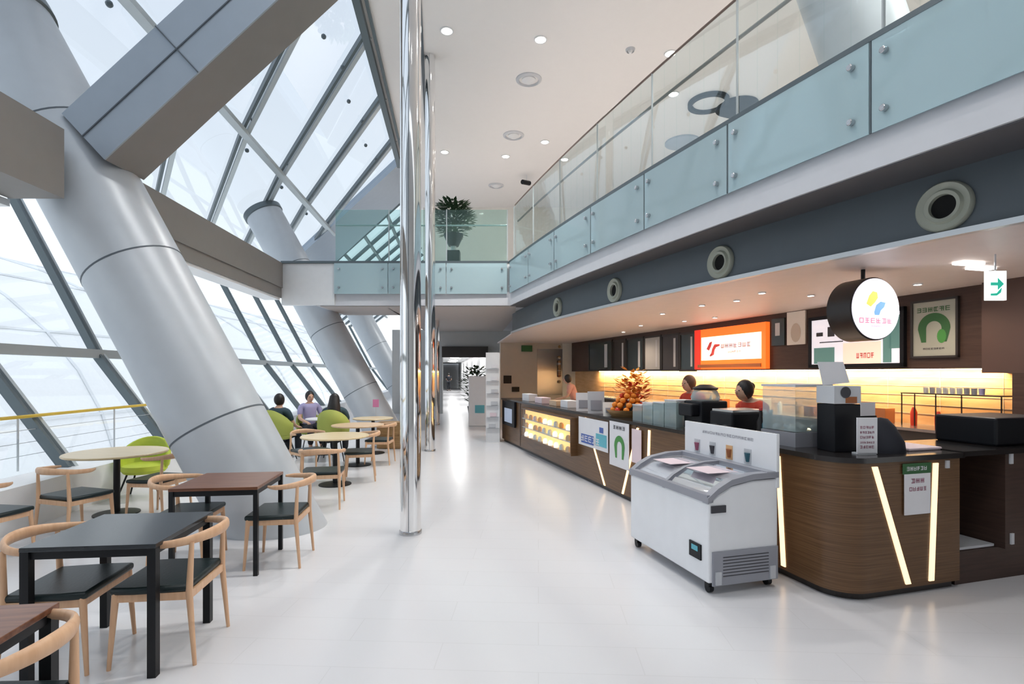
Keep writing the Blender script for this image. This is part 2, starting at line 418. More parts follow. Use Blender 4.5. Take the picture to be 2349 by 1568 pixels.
mb.hexa([(b2x(a)-.42, a, 3.58), (b2x(a)-.02, a, 3.58), (b2x(b)-.02, b, 3.58), (b2x(b)-.42, b, 3.58), (b2x(a)-.42, a, 3.64), (b2x(a)-.02, a, 3.64), (b2x(b)-.02, b, 3.64), (b2x(b)-.42, b, 3.64)])
struct(mb.build('trim_9', 'white_paint'))
# bridge parapet: plain white part at the window end
mb = MB(); mb.box(((-5.97-4.60)/2, DB+.08, 4.0), (1.37, .16, 1.08)); struct(mb.build('wall_bridge', 'white_paint'))

# ------------------------------------------------------------------ leaning tubular columns
LEAN = .56
def tube_col(d, x0, label, z1, rings, r=.505, zcol=None):
    t = thing('leaning_column', label, 'column', (x0, d, 0), 0, 'leaning tubular columns')
    ax = Vector((-LEAN, .03, 1)).normalized()
    # clipped flat on the floor
    n = 48; mb = MB(); Q = Vector((0, 0, 1)).rotation_difference(ax)
    ring0, ring1 = [], []
    L = z1/ax.z
    for k in range(n):
        e = Q@Vector((r*math.cos(2*PI*k/n), r*math.sin(2*PI*k/n), 0))
        ring0.append(mb.bm.verts.new(e-ax*(e.z/ax.z))); ring1.append(mb.bm.verts.new(e+ax*L))
    for k in range(n): mb.bm.faces.new((ring0[k], ring0[(k+1)%n], ring1[(k+1)%n], ring1[k]))
    mb.bm.faces.new(ring1); mb.bm.faces.new(list(reversed(ring0)))
    mb.build('shaft', 'column_paint', t, True)
    for zr in rings:
        q = MB(); q.lathe([(r-.01, -.009), (r+.003, -.009), (r+.003, .009), (r-.01, .009)], 48, ax*(zr/ax.z), ax); q.build('joint_ring', 'joint_dark', t, True)
    q = MB(); q.lathe([(r+.0, -.16), (r+.03, -.14), (r+.03, .0), (r, .02)], 48, ax*((zcol or z1)/ax.z), ax); q.build('roof_collar', 'frame_dark', t, True)
    return t
tube_col(5.85, -2.65, 'huge pale grey leaning tube column nearest the camera, beside the brown table', 6.35, [1.10, 2.85, 4.35], zcol=5.8)
tube_col(15.0, -3.64, 'pale grey leaning tube column passing behind the white bridge end', 6.35, [1.2, 2.9, 4.7])
tube_col(24.0, -4.55, 'distant pale leaning tube column seen between the second column and the chrome post', 6.3, [1.2, 2.9])
# big inclined strut B1
mb = MB()
dirn = Vector((1, 0, .925)).normalized(); nn = Vector((-dirn.z, 0, dirn.x))
bs = Vector((-4.30, 5.58, 3.95)); be = bs+dirn*4.6
Pq = []
for q in (bs, be):
    Pq += [q-nn*.0, q+Vector((0, .58, 0)), q+nn*.66+Vector((0, .58, 0)), q+nn*.66]
mb.hexa(Pq); B1 = tag(mb.build('roof_strut', 'beam_grey'), 'large grey box strut rising diagonally from the nearest leaning column to the ceiling', 'beam')
mb = MB(); Pq = []
for q in (bs+dirn*.0, be):
    Pq += [q-nn*.0-Vector((0, .02, 0)), q+Vector((0, .0, 0)), q+nn*.66, q+nn*.66-Vector((0, .02, 0))]
mb.hexa(Pq); mb.build('side_cladding', 'beam_blue', B1)
for a_ in (.33,):
    q = MB(); q.bar(bs+nn*a_-Vector((0, .024, 0)), be+nn*a_-Vector((0, .024, 0)), .012, .016, (0, 1, 0)); q.build('cladding_joint', 'joint_dark', B1)
for L in (1.35, 3.4):
    q = MB(); q.bar(bs+dirn*L-Vector((0, .024, 0)), bs+dirn*L+nn*.66-Vector((0, .024, 0)), .012, .012, (0, 1, 0)); q.build('cladding_joint', 'joint_dark', B1)
# right tube column on the upper floor
t = thing('leaning_column', 'grey leaning tube column on the upper floor behind the balcony railing', 'column', (5.10, 6.9, ZF), 0, 'leaning tubular columns')
mb = MB(); mb.tube([(0, 0, 0), (-1.40, 0, ZC-ZF)], .52, 40); mb.build('shaft', 'column_paint', t, True)
# chrome posts
for i, (x, d, lb) in enumerate(((-1.077, 5.60, 'tall mirror-polished steel column nearest the camera in mid-hall'), (-1.785, 11.5, 'tall mirror-polished steel column second from the camera, just behind the first'), (-2.5, 17.4, 'mirror-polished steel column third from the camera, under the bridge'))):
    t = thing('steel_column', lb, 'column', (x, d, 0), 0, 'polished steel columns in the hall')
    top = ZC if i < 2 else ZS-.02
    mb = MB(); mb.lathe([(.11, 0), (.11, top)], 40); mb.build('shaft', 'chrome', t, True)
    mb = MB(); mb.lathe([(.118, 0), (.118, .035), (.11, .045)], 40); mb.build('base_collar', 'steel', t, True)
    mb = MB(); mb.box((.0, -.1105, top/2), (.006, .003, top)); mb.build('seam', 'joint_dark', t)

# ------------------------------------------------------------------ glass cladding of the balcony edge
jd = [1.4, 3.0, 4.5, 6.0, 7.5, 9.0, 10.5, 12.0, 13.5]
clad = thing('glass_cladding', 'blue-green glass panels bolted along the curved edge of the right balcony', 'glass panels', (0, 0, 0))
for a, b in zip(jd, jd[1:]):
    n = 6; mb = MB()
    for i in range(n):
        d0 = a+.012+(b-a-.024)*i/n; d1 = a+.012+(b-a-.024)*(i+1)/n
        x0, x1 = edge_x(d0)-.06, edge_x(d1)-.06
        mb.hexa([(x0, d0, 3.74), (x1, d1, 3.74), (x1+.012, d1, 3.74), (x0+.012, d0, 3.74), (x0, d0, 4.53), (x1, d1, 4.53), (x1+.012, d1, 4.53), (x0+.012, d0, 4.53)])
    p = mb.build('panel', 'cladding_glass', clad)
    for dd in (a+.13, b-.13):
        for zz in (3.90, 4.38):
            q = MB(); q.lathe([(.022, 0), (.028, .006), (.028, .05), (.018, .06)], 16, (edge_x(dd)-.11, dd, zz), (1, .3, 0)); q.build('bolt', 'steel', p, True)
    q = MB(); q.box((edge_x(b)-.055, b, 4.135), (.012, .02, .79)); q.build('joint_seal', 'frame_dark', clad)
# bridge cladding
bc = thing('glass_cladding', 'pale green glass panels along the front of the crossing bridge', 'glass panels', (0, 0, 0))
xs = [-4.6, -3.2, -1.7, -.12]
for a, b in zip(xs, xs[1:]):
    mb = MB(); mb.box(((a+b)/2, DB-.05, 4.135), (b-a-.02, .012, .79)); p = mb.build('panel', 'cladding_glass', bc)
    for xx in (a+.14, b-.14):
        for zz in (3.90, 4.38):
            q = MB(); q.lathe([(.022, 0), (.028, .05), (.018, .06)], 12, (xx, DB-.11, zz), (0, 1, 0)); q.build('bolt', 'steel', p, True)
# railings above
rl = thing('glass_railing', 'tall clear glass railing with thin rails along the right balcony', 'railing', (0, 0, 0))
for a, b in zip(jd, jd[1:]):
    n = 6; mb = MB()
    for i in range(n):
        d0 = a+.02+(b-a-.04)*i/n; d1 = a+.02+(b-a-.04)*(i+1)/n; x0, x1 = edge_x(d0)+.05, edge_x(d1)+.05
        mb.hexa([(x0, d0, 4.58), (x1, d1, 4.58), (x1+.01, d1, 4.58), (x0+.01, d0, 4.58), (x0, d0, 5.94), (x1, d1, 5.94), (x1+.01, d1, 5.94), (x0+.01, d0, 5.94)])
    mb.build('pane', 'clear_glass', rl)
    q = MB(); q.box((edge_x(b)+.055, b, 5.26), (.02, .022, 1.38)); q.build('post', 'frame_light', rl)
dr = [1.4+i*.5 for i in range(25)]
q = MB(); q.tube([(edge_x(d)+.055, d, 5.96) for d in dr], .016, 8); q.build('top_rail', 'rail_brown', rl)
q = MB(); q.tube([(edge_x(d)+.13, d, 5.55) for d in dr], .022, 8); q.build('handrail', 'beam_grey', rl)
rb = thing('glass_railing', 'pale green glass railing across the crossing bridge', 'railing', (0, 0, 0))
for a, b in zip(xs, xs[1:]):
    mb = MB(); mb.box(((a+b)/2, DB+.06, 5.26), (b-a-.02, .012, 1.36)); mb.build('pane', 'bridge_glass', rb)
    q = MB(); q.box((b, DB+.06, 5.26), (.025, .02, 1.38)); q.build('post', 'frame_light', rb)
q = MB(); q.tube([(-4.6, DB+.12, 5.55), (-.1, DB+.12, 5.55)], .022, 8); q.build('handrail', 'frame_light', rb)

# ------------------------------------------------------------------ air nozzles
def nozzle(d, r, label):
    x = fas_x(d); sl = -(.48-.0254*(d-4.52)); nrm = Vector((-1, sl*1.0, 0)).normalized()
    t = thing('air_nozzle', label, 'air vent', (x, d, 3.13), 0, 'round air nozzles in the grey fascia')
    q = MB(); q.lathe([(r, .0), (r, .03), (r*.93, .05), (r*.80, .035), (r*.70, .03), (r*.62, .06), (r*.48, .05), (r*.46, .0)], 40, nrm*.0, nrm); q.build('ring', 'nozzle', t, True)
    q = MB(); q.lathe([(0, .012), (r*.47, .012), (r*.47, .0), (0, .0)], 32, (0, 0, 0), nrm); q.build('throat', 'pit', t, True)
for i, d in enumerate((4.55, 6.83, 9.16, 11.52)):
    nozzle(d, .215, ('largest round air nozzle in the grey fascia, above the cafe arrow sign', 'round air nozzle second from the right in the grey fascia', 'round air nozzle third from the right in the grey fascia', 'farthest round air nozzle in the grey fascia')[i])

# ------------------------------------------------------------------ ceiling fittings
def downlight(px, py, label, zc, r, e, grp, col=(1, .97, .93), spot=1.9):
    d = F*(zc-H)/(CY-py); x = (px-CX)/F*d
    t = thing('downlight', label, 'ceiling light', (x, d, zc), 0, grp)
    q = MB(); q.lathe([(r, -.02), (r*1.25, -.02), (r*1.25, -.001), (r, -.001)], 24, cap=False); q.build('trim_ring', 'white_paint', t, True)
    q = MB(); q.lathe([(0, -.014), (r*.98, -.014), (r*.98, -.004), (0, -.004)], 24); q.build('lens', 'lamp', t, True)
    if e: lamp('spot_lamp', 'SPOT', e, (0, 0, -.03), t, col, spot_size=spot, spot_blend=.6, shadow_soft_size=r)
rows = [(1025, 70, 'bright ceiling downlight just right of the chrome column, front row'), (1240, 90, 'bright ceiling downlight in the middle of the front row'), (1538, 122, 'bright ceiling downlight beside the balcony railing top'),
        (1020, 348, 'ceiling downlight in the second row next to the chrome column'), (1160, 358, 'ceiling downlight in the middle of the second row'), (1295, 365, 'ceiling downlight in the second row beside the railing'),
        (1545, 215, 'ceiling downlight above the dark round ceiling vent'), (1250, 325, 'small ceiling downlight right above the second row'), (1125, 493, 'far ceiling downlight right of the potted plant'), (1205, 495, 'far ceiling downlight by the end of the balcony railing')]
for i, (px, py, lb) in enumerate(rows): downlight(px, py, lb, ZC, .11, 950 if i != 7 else 100, 'downlights in the high ceiling')
# lamps of the rows before the camera view (same ceiling rows continue overhead)
for i, (x, d) in enumerate(((-1.3, 4.6), (.6, 4.8), (3.2, 5.0), (-1.3, 0), (1.2, 0))):
    t = thing('downlight', 'ceiling downlight overhead above the camera', 'ceiling light', (x, d, ZC), 0, 'downlights in the high ceiling')
    q = MB(); q.lathe([(0, -.02), (.1, -.02), (.1, -.001), (0, -.001)], 24); q.build('lens', 'lamp', t)
    lamp('spot_lamp', 'SPOT', 380, (0, 0, -.03), t, (1, .97, .94), spot_size=2.2, spot_blend=.7, shadow_soft_size=.1)
for i, (x, d, lb) in enumerate(((4.5, 5.5, 'over the near end of the balcony'), (7.5, 5.5, 'behind the near end of the balcony'), (5.2, 7.8, 'over the middle of the balcony'), (8.5, 8.0, 'by the upper side wall'))):  # added lamps out of view, to brighten the upper floor walls and railing side
    t = thing('downlight', 'added out-of-view upper floor fill light '+lb, 'ceiling light', (x, d, ZC), 0, 'added fill lights over the upper floor')
    q = MB(); q.lathe([(0, -.02), (.1, -.02), (.1, -.001), (0, -.001)], 24); q.build('lens', 'lamp', t)
    lamp('spot_lamp', 'SPOT', 900, (0, 0, -.03), t, (1, .97, .92), spot_size=2.4, spot_blend=.7, shadow_soft_size=.1)
def ceil_pt(px, py, zc=ZC): d = F*(zc-H)/(CY-py); return Vector(((px-CX)/F*d, d, zc))
for px, py, r, lb in ((1213, 182, .30, 'white round air diffuser in the high ceiling, largest and nearest'), (1178, 310, .30, 'white round air diffuser second from the camera'), (1446, 113, .10, 'small round ceiling sensor near the railing'), (1138, 425, .28, 'far white round air diffuser in the ceiling')):
    t = thing('ceiling_diffuser', lb, 'ceiling vent', ceil_pt(px, py), 0, 'round fittings in the high ceiling')
    q = MB(); q.lathe([(r*.75, -.0), (r*.8, -.05), (r, -.02), (r*1.02, 0)], 32, cap=False); q.build('outer_ring', 'light_grey', t, True)
    q = MB(); q.lathe([(0, -.09), (r*.3, -.08), (r*.55, -.03), (r*.55, 0), (0, 0)], 32); q.build('cone', 'white_paint', t, True)
t = thing('ceiling_diffuser', 'dark ring-shaped vent in the ceiling behind the balcony railing', 'ceiling vent', ceil_pt(1625, 232))
q = MB(); q.lathe([(.40, -.0), (.40, -.10), (.50, -.10), (.50, 0)], 40, cap=False); q.build('ring', 'pit', t, True)
q = MB(); q.lathe([(0, -.03), (.38, -.03), (.38, 0), (0, 0)], 40); q.build('centre', 'white_paint', t, True)
t = thing('ceiling_diffuser', 'solid black round vent in the ceiling behind the balcony railing', 'ceiling vent', ceil_pt(1690, 243))
q = MB(); q.lathe([(0, -.25), (.25, -.22), (.52, -.05), (.52, 0), (0, 0)], 40); q.build('cone', 'pit', t, True)
t = thing('ceiling_diffuser', 'small blue-grey round vent low behind the railing', 'ceiling vent', ceil_pt(1565, 325))
q = MB(); q.lathe([(0, -.2), (.3, -.15), (.5, -.05), (.5, 0), (0, 0)], 40); q.build('cone', 'beam_blue', t, True)
t = thing('security_camera', 'small dark camera hanging from the ceiling near the railing end', 'camera', ceil_pt(1208, 402))
q = MB(); q.tube([(0, 0, 0), (0, 0, -.25)], .02, 8); q.build('stem', 'white_paint', t)
q = MB(); q.tube([(-.15, -.2, -.3), (.1, .1, -.24)], .08, 12); q.build('housing', 'black_plastic', t)

# upper walls and far end
mb = MB(); mb.prism([(edge_x(2)+6.3, -1), (edge_x(2)+6.5, -1), (5.0, 24), (4.8, 24)], ZF, ZC); struct(mb.build('wall_upper_right', 'wall_cream'))
mb = MB(); mb.box((1.0, 22.1, (ZF+ZC)/2), (9.4, .2, ZC-ZF)); struct(mb.build('wall_upper_back', 'wall_cream'))
mb = MB(); mb.box((0, -4.3, 4.3), (20, .2, 8.6)); struct(mb.build('wall_behind', 'wall_grey'))
mb = MB(); mb.box((12, 4, 4.3), (.2, 17, 8.6)); struct(mb.build('wall_side', 'wall_cream'))
# lower back wall with opening
mb = MB()
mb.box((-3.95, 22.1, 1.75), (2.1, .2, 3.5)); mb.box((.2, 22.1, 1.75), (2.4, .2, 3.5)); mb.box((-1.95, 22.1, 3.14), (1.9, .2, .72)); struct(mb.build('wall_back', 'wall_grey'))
mb = MB(); mb.box((-1.95, 21.9, 2.57), (1.9, .2, .45)); struct(mb.build('trim_10', 'dark_panel'))
mb = MB(); mb.prism([(-2.9, 22.2), (-1.0, 22.2), (-6.1, 60), (-8.0, 60)], 2.75, 2.85); struct(mb.build('ceiling.004', 'white_paint'))
mb = MB(); mb.prism([(-1.0, 22.2), (-.8, 22.2), (-5.9, 60), (-6.1, 60)], 0, 2.75); struct(mb.build('wall_corridor_right', 'white_paint'))
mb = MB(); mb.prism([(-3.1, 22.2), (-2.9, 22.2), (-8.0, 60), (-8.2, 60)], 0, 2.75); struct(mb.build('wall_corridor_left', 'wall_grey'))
mb = MB(); mb.box((-7, 60.2, 1.4), (4, .2, 2.9)); struct(mb.build('wall_corridor_end', 'white_paint'))
for i in range(5):
    d = 25+i*6; x = -1.95-.135*(d-22.2)
    t = thing('corridor_light', 'long ceiling light panel in the far corridor beyond the lintel', 'ceiling light', (x, d, 2.74), 0, 'corridor ceiling lights')
    q = MB(); q.box((0, 0, -.01), (.5, 2.2, .02)); q.build('diffuser', 'panel_light', t)
    lamp('area_lamp', 'AREA', 60, (0, 0, -.04), t, (1, 1, 1), shape='RECTANGLE', size=.5, size_y=2.2)

# ------------------------------------------------------------------ outside: neighbouring vaulted hall and ground
v = thing('vaulted_building', 'white arched neighbouring hall with a square grid outside the window', 'building', (0, 0, 0))
mb = MB(); cxx, cz, R = -46, -6, 23; n = 20
def vp(i, d, r=R): an = math.radians(0+i*180/n); return (cxx+r*math.cos(an), d, cz+r*math.sin(an)*.75)
for i in range(n): mb.poly([vp(i, -5), vp(i+1, -5), vp(i+1, 110), vp(i, 110)])
mb.build('roof_skin', 'vault_white', v, True)
for i in range(0, n+1, 2):
    q = MB(); q.bar(vp(i, -5, R+.05), vp(i, 110, R+.05), .16, .12); q.build('rib', 'vault_rib', v)
for d in range(-5, 110, 9):
    q = MB(); q.tube([vp(i, d, R+.05) for i in range(n+1)], .10, 4); q.build('hoop', 'vault_rib', v)
mb = MB(); mb.prism([(-150, -60), (wall_x(0, -60)-12, -60), (wall_x(0, 200)-1, 200), (-150, 200)], -6.3, -6.0); struct(mb.build('floor.002', 'ground_white'))

# ------------------------------------------------------------------ yellow handrail at the window
r = thing('window_handrail', 'yellow handrail on slim grey posts along the left window wall', 'handrail', (0, 0, 0))
def rx(d): return -6.12-.07*(d-6.3)
q = MB(); q.tube([(rx(d), d, 1.15) for d in (1, 3, 5, 7, 9, 11, 13)], .022, 10); q.build('rail', 'yellow_rail', r)
for d in (2.9, 4.6, 6.55, 8.3, 10, 12):
    q = MB(); q.tube([(rx(d)+.0, d, .48), (rx(d), d, 1.14)], .012, 8); q.build('post', 'light_grey', r)
for z in (.66, .82, .98):
    q = MB(); q.tube([(rx(d), d, z) for d in (1, 5, 9, 13)], .004, 6); q.build('cable', 'light_grey', r)

# ------------------------------------------------------------------ furniture
def make_elbow_chair(label):
    t = thing('elbow_chair', label, 'chair', group='beech elbow chairs with black seats')
    def arc(a): return Vector((.275*math.cos(a), -.03+.255*math.sin(a)*(1 if math.sin(a) < 0 else .6), .715+.02*math.sin(a)**2))
    n = 26; path = [arc(math.radians(25-i*230/n)) for i in range(n+1)]
    rr = [.012+.008*min(1, i/3, (n-i)/3) for i in range(n+1)]
    rs = [.020+.016*math.exp(-((i-n/2)/6)**2) for i in range(n+1)]
    rs = [a*min(1, .55+.15*min(i, n-i)) for i, a in enumerate(rs)]
    q = MB(); q.tube(path, rs, 12, True, (1.0, .55)); q.build('curved_rail', 'beech', t, True)
    for sx in (-1, 1):
        q = MB(); q.tube([(sx*.235, -.225, 0), (sx*.225, -.19, .42), (sx*.215, -.20, .71)], [.011, .019, .013], 12); q.build('leg', 'beech', t, True)
        q = MB(); q.tube([(sx*.235, .235, 0), (sx*.225, .205, .42), (sx*.245, .115, .70)] if False else [(sx*.24, .235, 0), (sx*.225, .205, .44)], [.011, .020], 12); q.build('leg', 'beech', t, True)
    q = MB(); q.box((0, .205, .405), (.43, .022, .045)); q.box((0, -.19, .405), (.43, .022, .045)); q.box((-.225, .01, .405), (.022, .38, .045)); q.box((.225, .01, .405), (.022, .38, .045)); q.build('seat_frame', 'beech', t)
    q = MB(); q.prism([(-.235, -.19), (.235, -.19), (.255, .10), (.245, .235), (-.245, .235), (-.255, .10)], .425, .468); q.build('seat', 'black_leather', t, True, .016)
    return t
# (x, d, facing angle, label);  facing 0 = +y
def face(vx, vy): return math.atan2(-vx, vy)
chairs = [
 (-2.10, 3.28, face(-1, -.12), 'beech elbow chair tucked in at the right side of the black table'),
 (-2.66, 3.17, face(1, .15), 'beech elbow chair at the left side of the black table'),
 (-1.93, 1.88, face(-1, -.1), 'beech elbow chair cut off by the bottom left corner of the picture'),
 (-2.10, 4.80, face(-1, -.12), 'beech elbow chair at the right side of the nearer brown table, before the leaning column'),
 (-2.95, 4.80, face(1, .12), 'beech elbow chair at the left side of the nearer brown table'),
 (-4.20, 6.30, face(-1, .1), 'beech elbow chair at the right of the white round table by the window'),
 (-4.52, 5.45, face(.3, .95), 'beech elbow chair in front of the white round table, seen from behind'),
 (-4.72, 4.72, face(.15, 1), 'beech elbow chair at the left edge of the picture, seen from behind'),
 (-2.42, 6.74, face(-.2, 1), 'beech elbow chair with its back to the camera, just past the leaning column'),
 (-2.42, 8.45, face(-1, -.25), 'beech elbow chair at the right of the round table beyond the leaning column'),
 (-2.48, 9.95, face(-1, 0), 'beech elbow chair at the right of the farther round table'),
 (-3.30, 8.6, face(.7, -.6), 'beech elbow chair at the left of the round table beyond the leaning column'),
]
c0 = make_elbow_chair(chairs[0][3]); c0.location = (chairs[0][0], chairs[0][1], 0); c0.rotation_euler = (0, 0, chairs[0][2])
for x, d, rz, lb in chairs[1:]: dup(c0, (x, d, 0), rz, lb)
def square_table(x, d, rz, s, topm, legm, label, lw=.045):
    t = thing('square_table', label, 'table', (x, d, 0), rz, 'square cafe tables')
    q = MB(); q.box((0, 0, .735), (s, s, .025)); q.build('tabletop', topm, t, bevel=.003)
    q = MB()
    for sx in (-1, 1):
        q.box((sx*(s/2-lw/2-.004), 0, .70), (.02, s-2*lw, .045)); q.box((0, sx*(s/2-lw/2-.004), .70), (s-2*lw, .02, .045))
    q.build('apron', legm, t)
    for sx in (-1, 1):
        for sy in (-1, 1):
            q = MB(); q.box((sx*(s/2-lw/2-.002), sy*(s/2-lw/2-.002), .361), (lw, lw, .722)); q.build('leg', legm, t)
    return t
square_table(-2.37, 3.25, math.radians(6), .70, 'black_ash', 'black_metal', 'square black table in the left foreground')
square_table(-2.52, 4.72, math.radians(7), .70, 'walnut', 'black_metal', 'square reddish-brown table with black legs in front of the leaning column', .035)
square_table(-2.18, 1.80, math.radians(8), .70, 'walnut', 'black_metal', 'reddish-brown table cut off by the bottom left corner of the picture')
def round_table(x, d, r, topm, label):
    t = thing('round_table', label, 'table', (x, d, 0), 0, 'round cafe tables')
    q = MB(); q.lathe([(0, .722), (r-.01, .722), (r, .73), (r, .742), (r-.006, .748), (0, .748)], 48); q.build('tabletop', topm, t, True)
    q = MB(); q.lathe([(.035, .02), (.035, .70), (.12, .715), (.12, .722)], 20); q.build('pedestal', 'black_metal', t, True)
    q = MB(); q.lathe([(0, 0), (.24, 0), (.24, .012), (.06, .03), (0, .03)], 36); q.build('base', 'black_metal', t, True)
    return t
round_table(-4.78, 6.38, .53, 'pale_top', 'round pale-topped table on a black pedestal by the left window')
round_table(-2.70, 8.05, .50, 'pale_top', 'round pale wooden table just beyond the nearest leaning column')
round_table(-2.85, 9.75, .47, 'oak_pink', 'round wooden table second beyond the leaning column')
round_table(-2.95, 11.2, .42, 'pale_top', 'farthest round wooden table beside the low wooden cabinet')
round_table(-3.95, 11.1, .38, 'white_paint', 'small white round table between the seated people')
def lime_chair(x, d, rz, m, label):
    t = thing('tub_chair', label, 'chair', (x, d, 0), rz, 'lime green tub chairs')
    # shell open to +y
    n = 18; mb = MB(); rings = []
    for j, (z, rr) in enumerate(((.36, .24), (.42, .29), (.62, .31), (.80, .30))):
        ring = []
        for i in range(n+1):
            a = math.radians(200-(-20)+0); a = math.radians(170+i*200/n)
            top = z if j < 2 else .42+(z-.42)*(.45+.55*max(0, -math.sin(a)) if True else 1)
            ring.append((rr*math.cos(a), rr*math.sin(a), top))
        rings.append(ring)
    for a, b in zip(rings, rings[1:]):
        for i in range(n): mb.poly([a[i], a[i+1], b[i+1], b[i]])
    bmesh.ops.remove_doubles(mb.bm, verts=mb.bm.verts[:], dist=1e-4)
    o = mb.build('shell', m, t, True); so = o.modifiers.new('solid', 'SOLIDIFY'); so.thickness = .04
    q = MB(); q.lathe([(0, .34), (.24, .34), (.27, .38), (.26, .44), (.2, .46), (0, .46)], 28); q.build('seat', m, t, True)
    for sx in (-1, 1):
        for sy in (-1, 1):
            q = MB(); q.tube([(sx*.25, sy*.24, 0), (sx*.15, sy*.15, .35)], [.010, .013], 8); q.build('leg', 'black_metal', t)
    return t
lime_chair(-5.05, 7.25, face(.3, -1), 'lime', 'bright lime green tub chair behind the round table by the left window')
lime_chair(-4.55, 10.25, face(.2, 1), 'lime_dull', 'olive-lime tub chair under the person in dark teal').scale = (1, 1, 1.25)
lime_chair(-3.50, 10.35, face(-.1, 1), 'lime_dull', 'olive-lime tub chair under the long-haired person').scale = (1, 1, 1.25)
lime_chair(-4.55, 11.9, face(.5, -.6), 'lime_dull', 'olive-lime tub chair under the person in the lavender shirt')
# low wooden cabinet by the far tables
t = thing('low_cabinet', 'low brown wooden two-drawer cabinet left of the chrome column', 'cabinet', (-2.75, 12.0, 0), 0)
q = MB(); q.box((0, 0, .30), (.55, .4, .58)); q.build('body', 'cabinet_wood', t)
for z in (.17, .43):
    q = MB(); q.box((0, -.205, z), (.50, .015, .23)); dr_ = q.build('drawer', 'cabinet_wood', t)
    q = MB(); q.box((0, -.218, z+.06), (.12, .012, .015)); q.build('handle', 'black_metal', dr_)

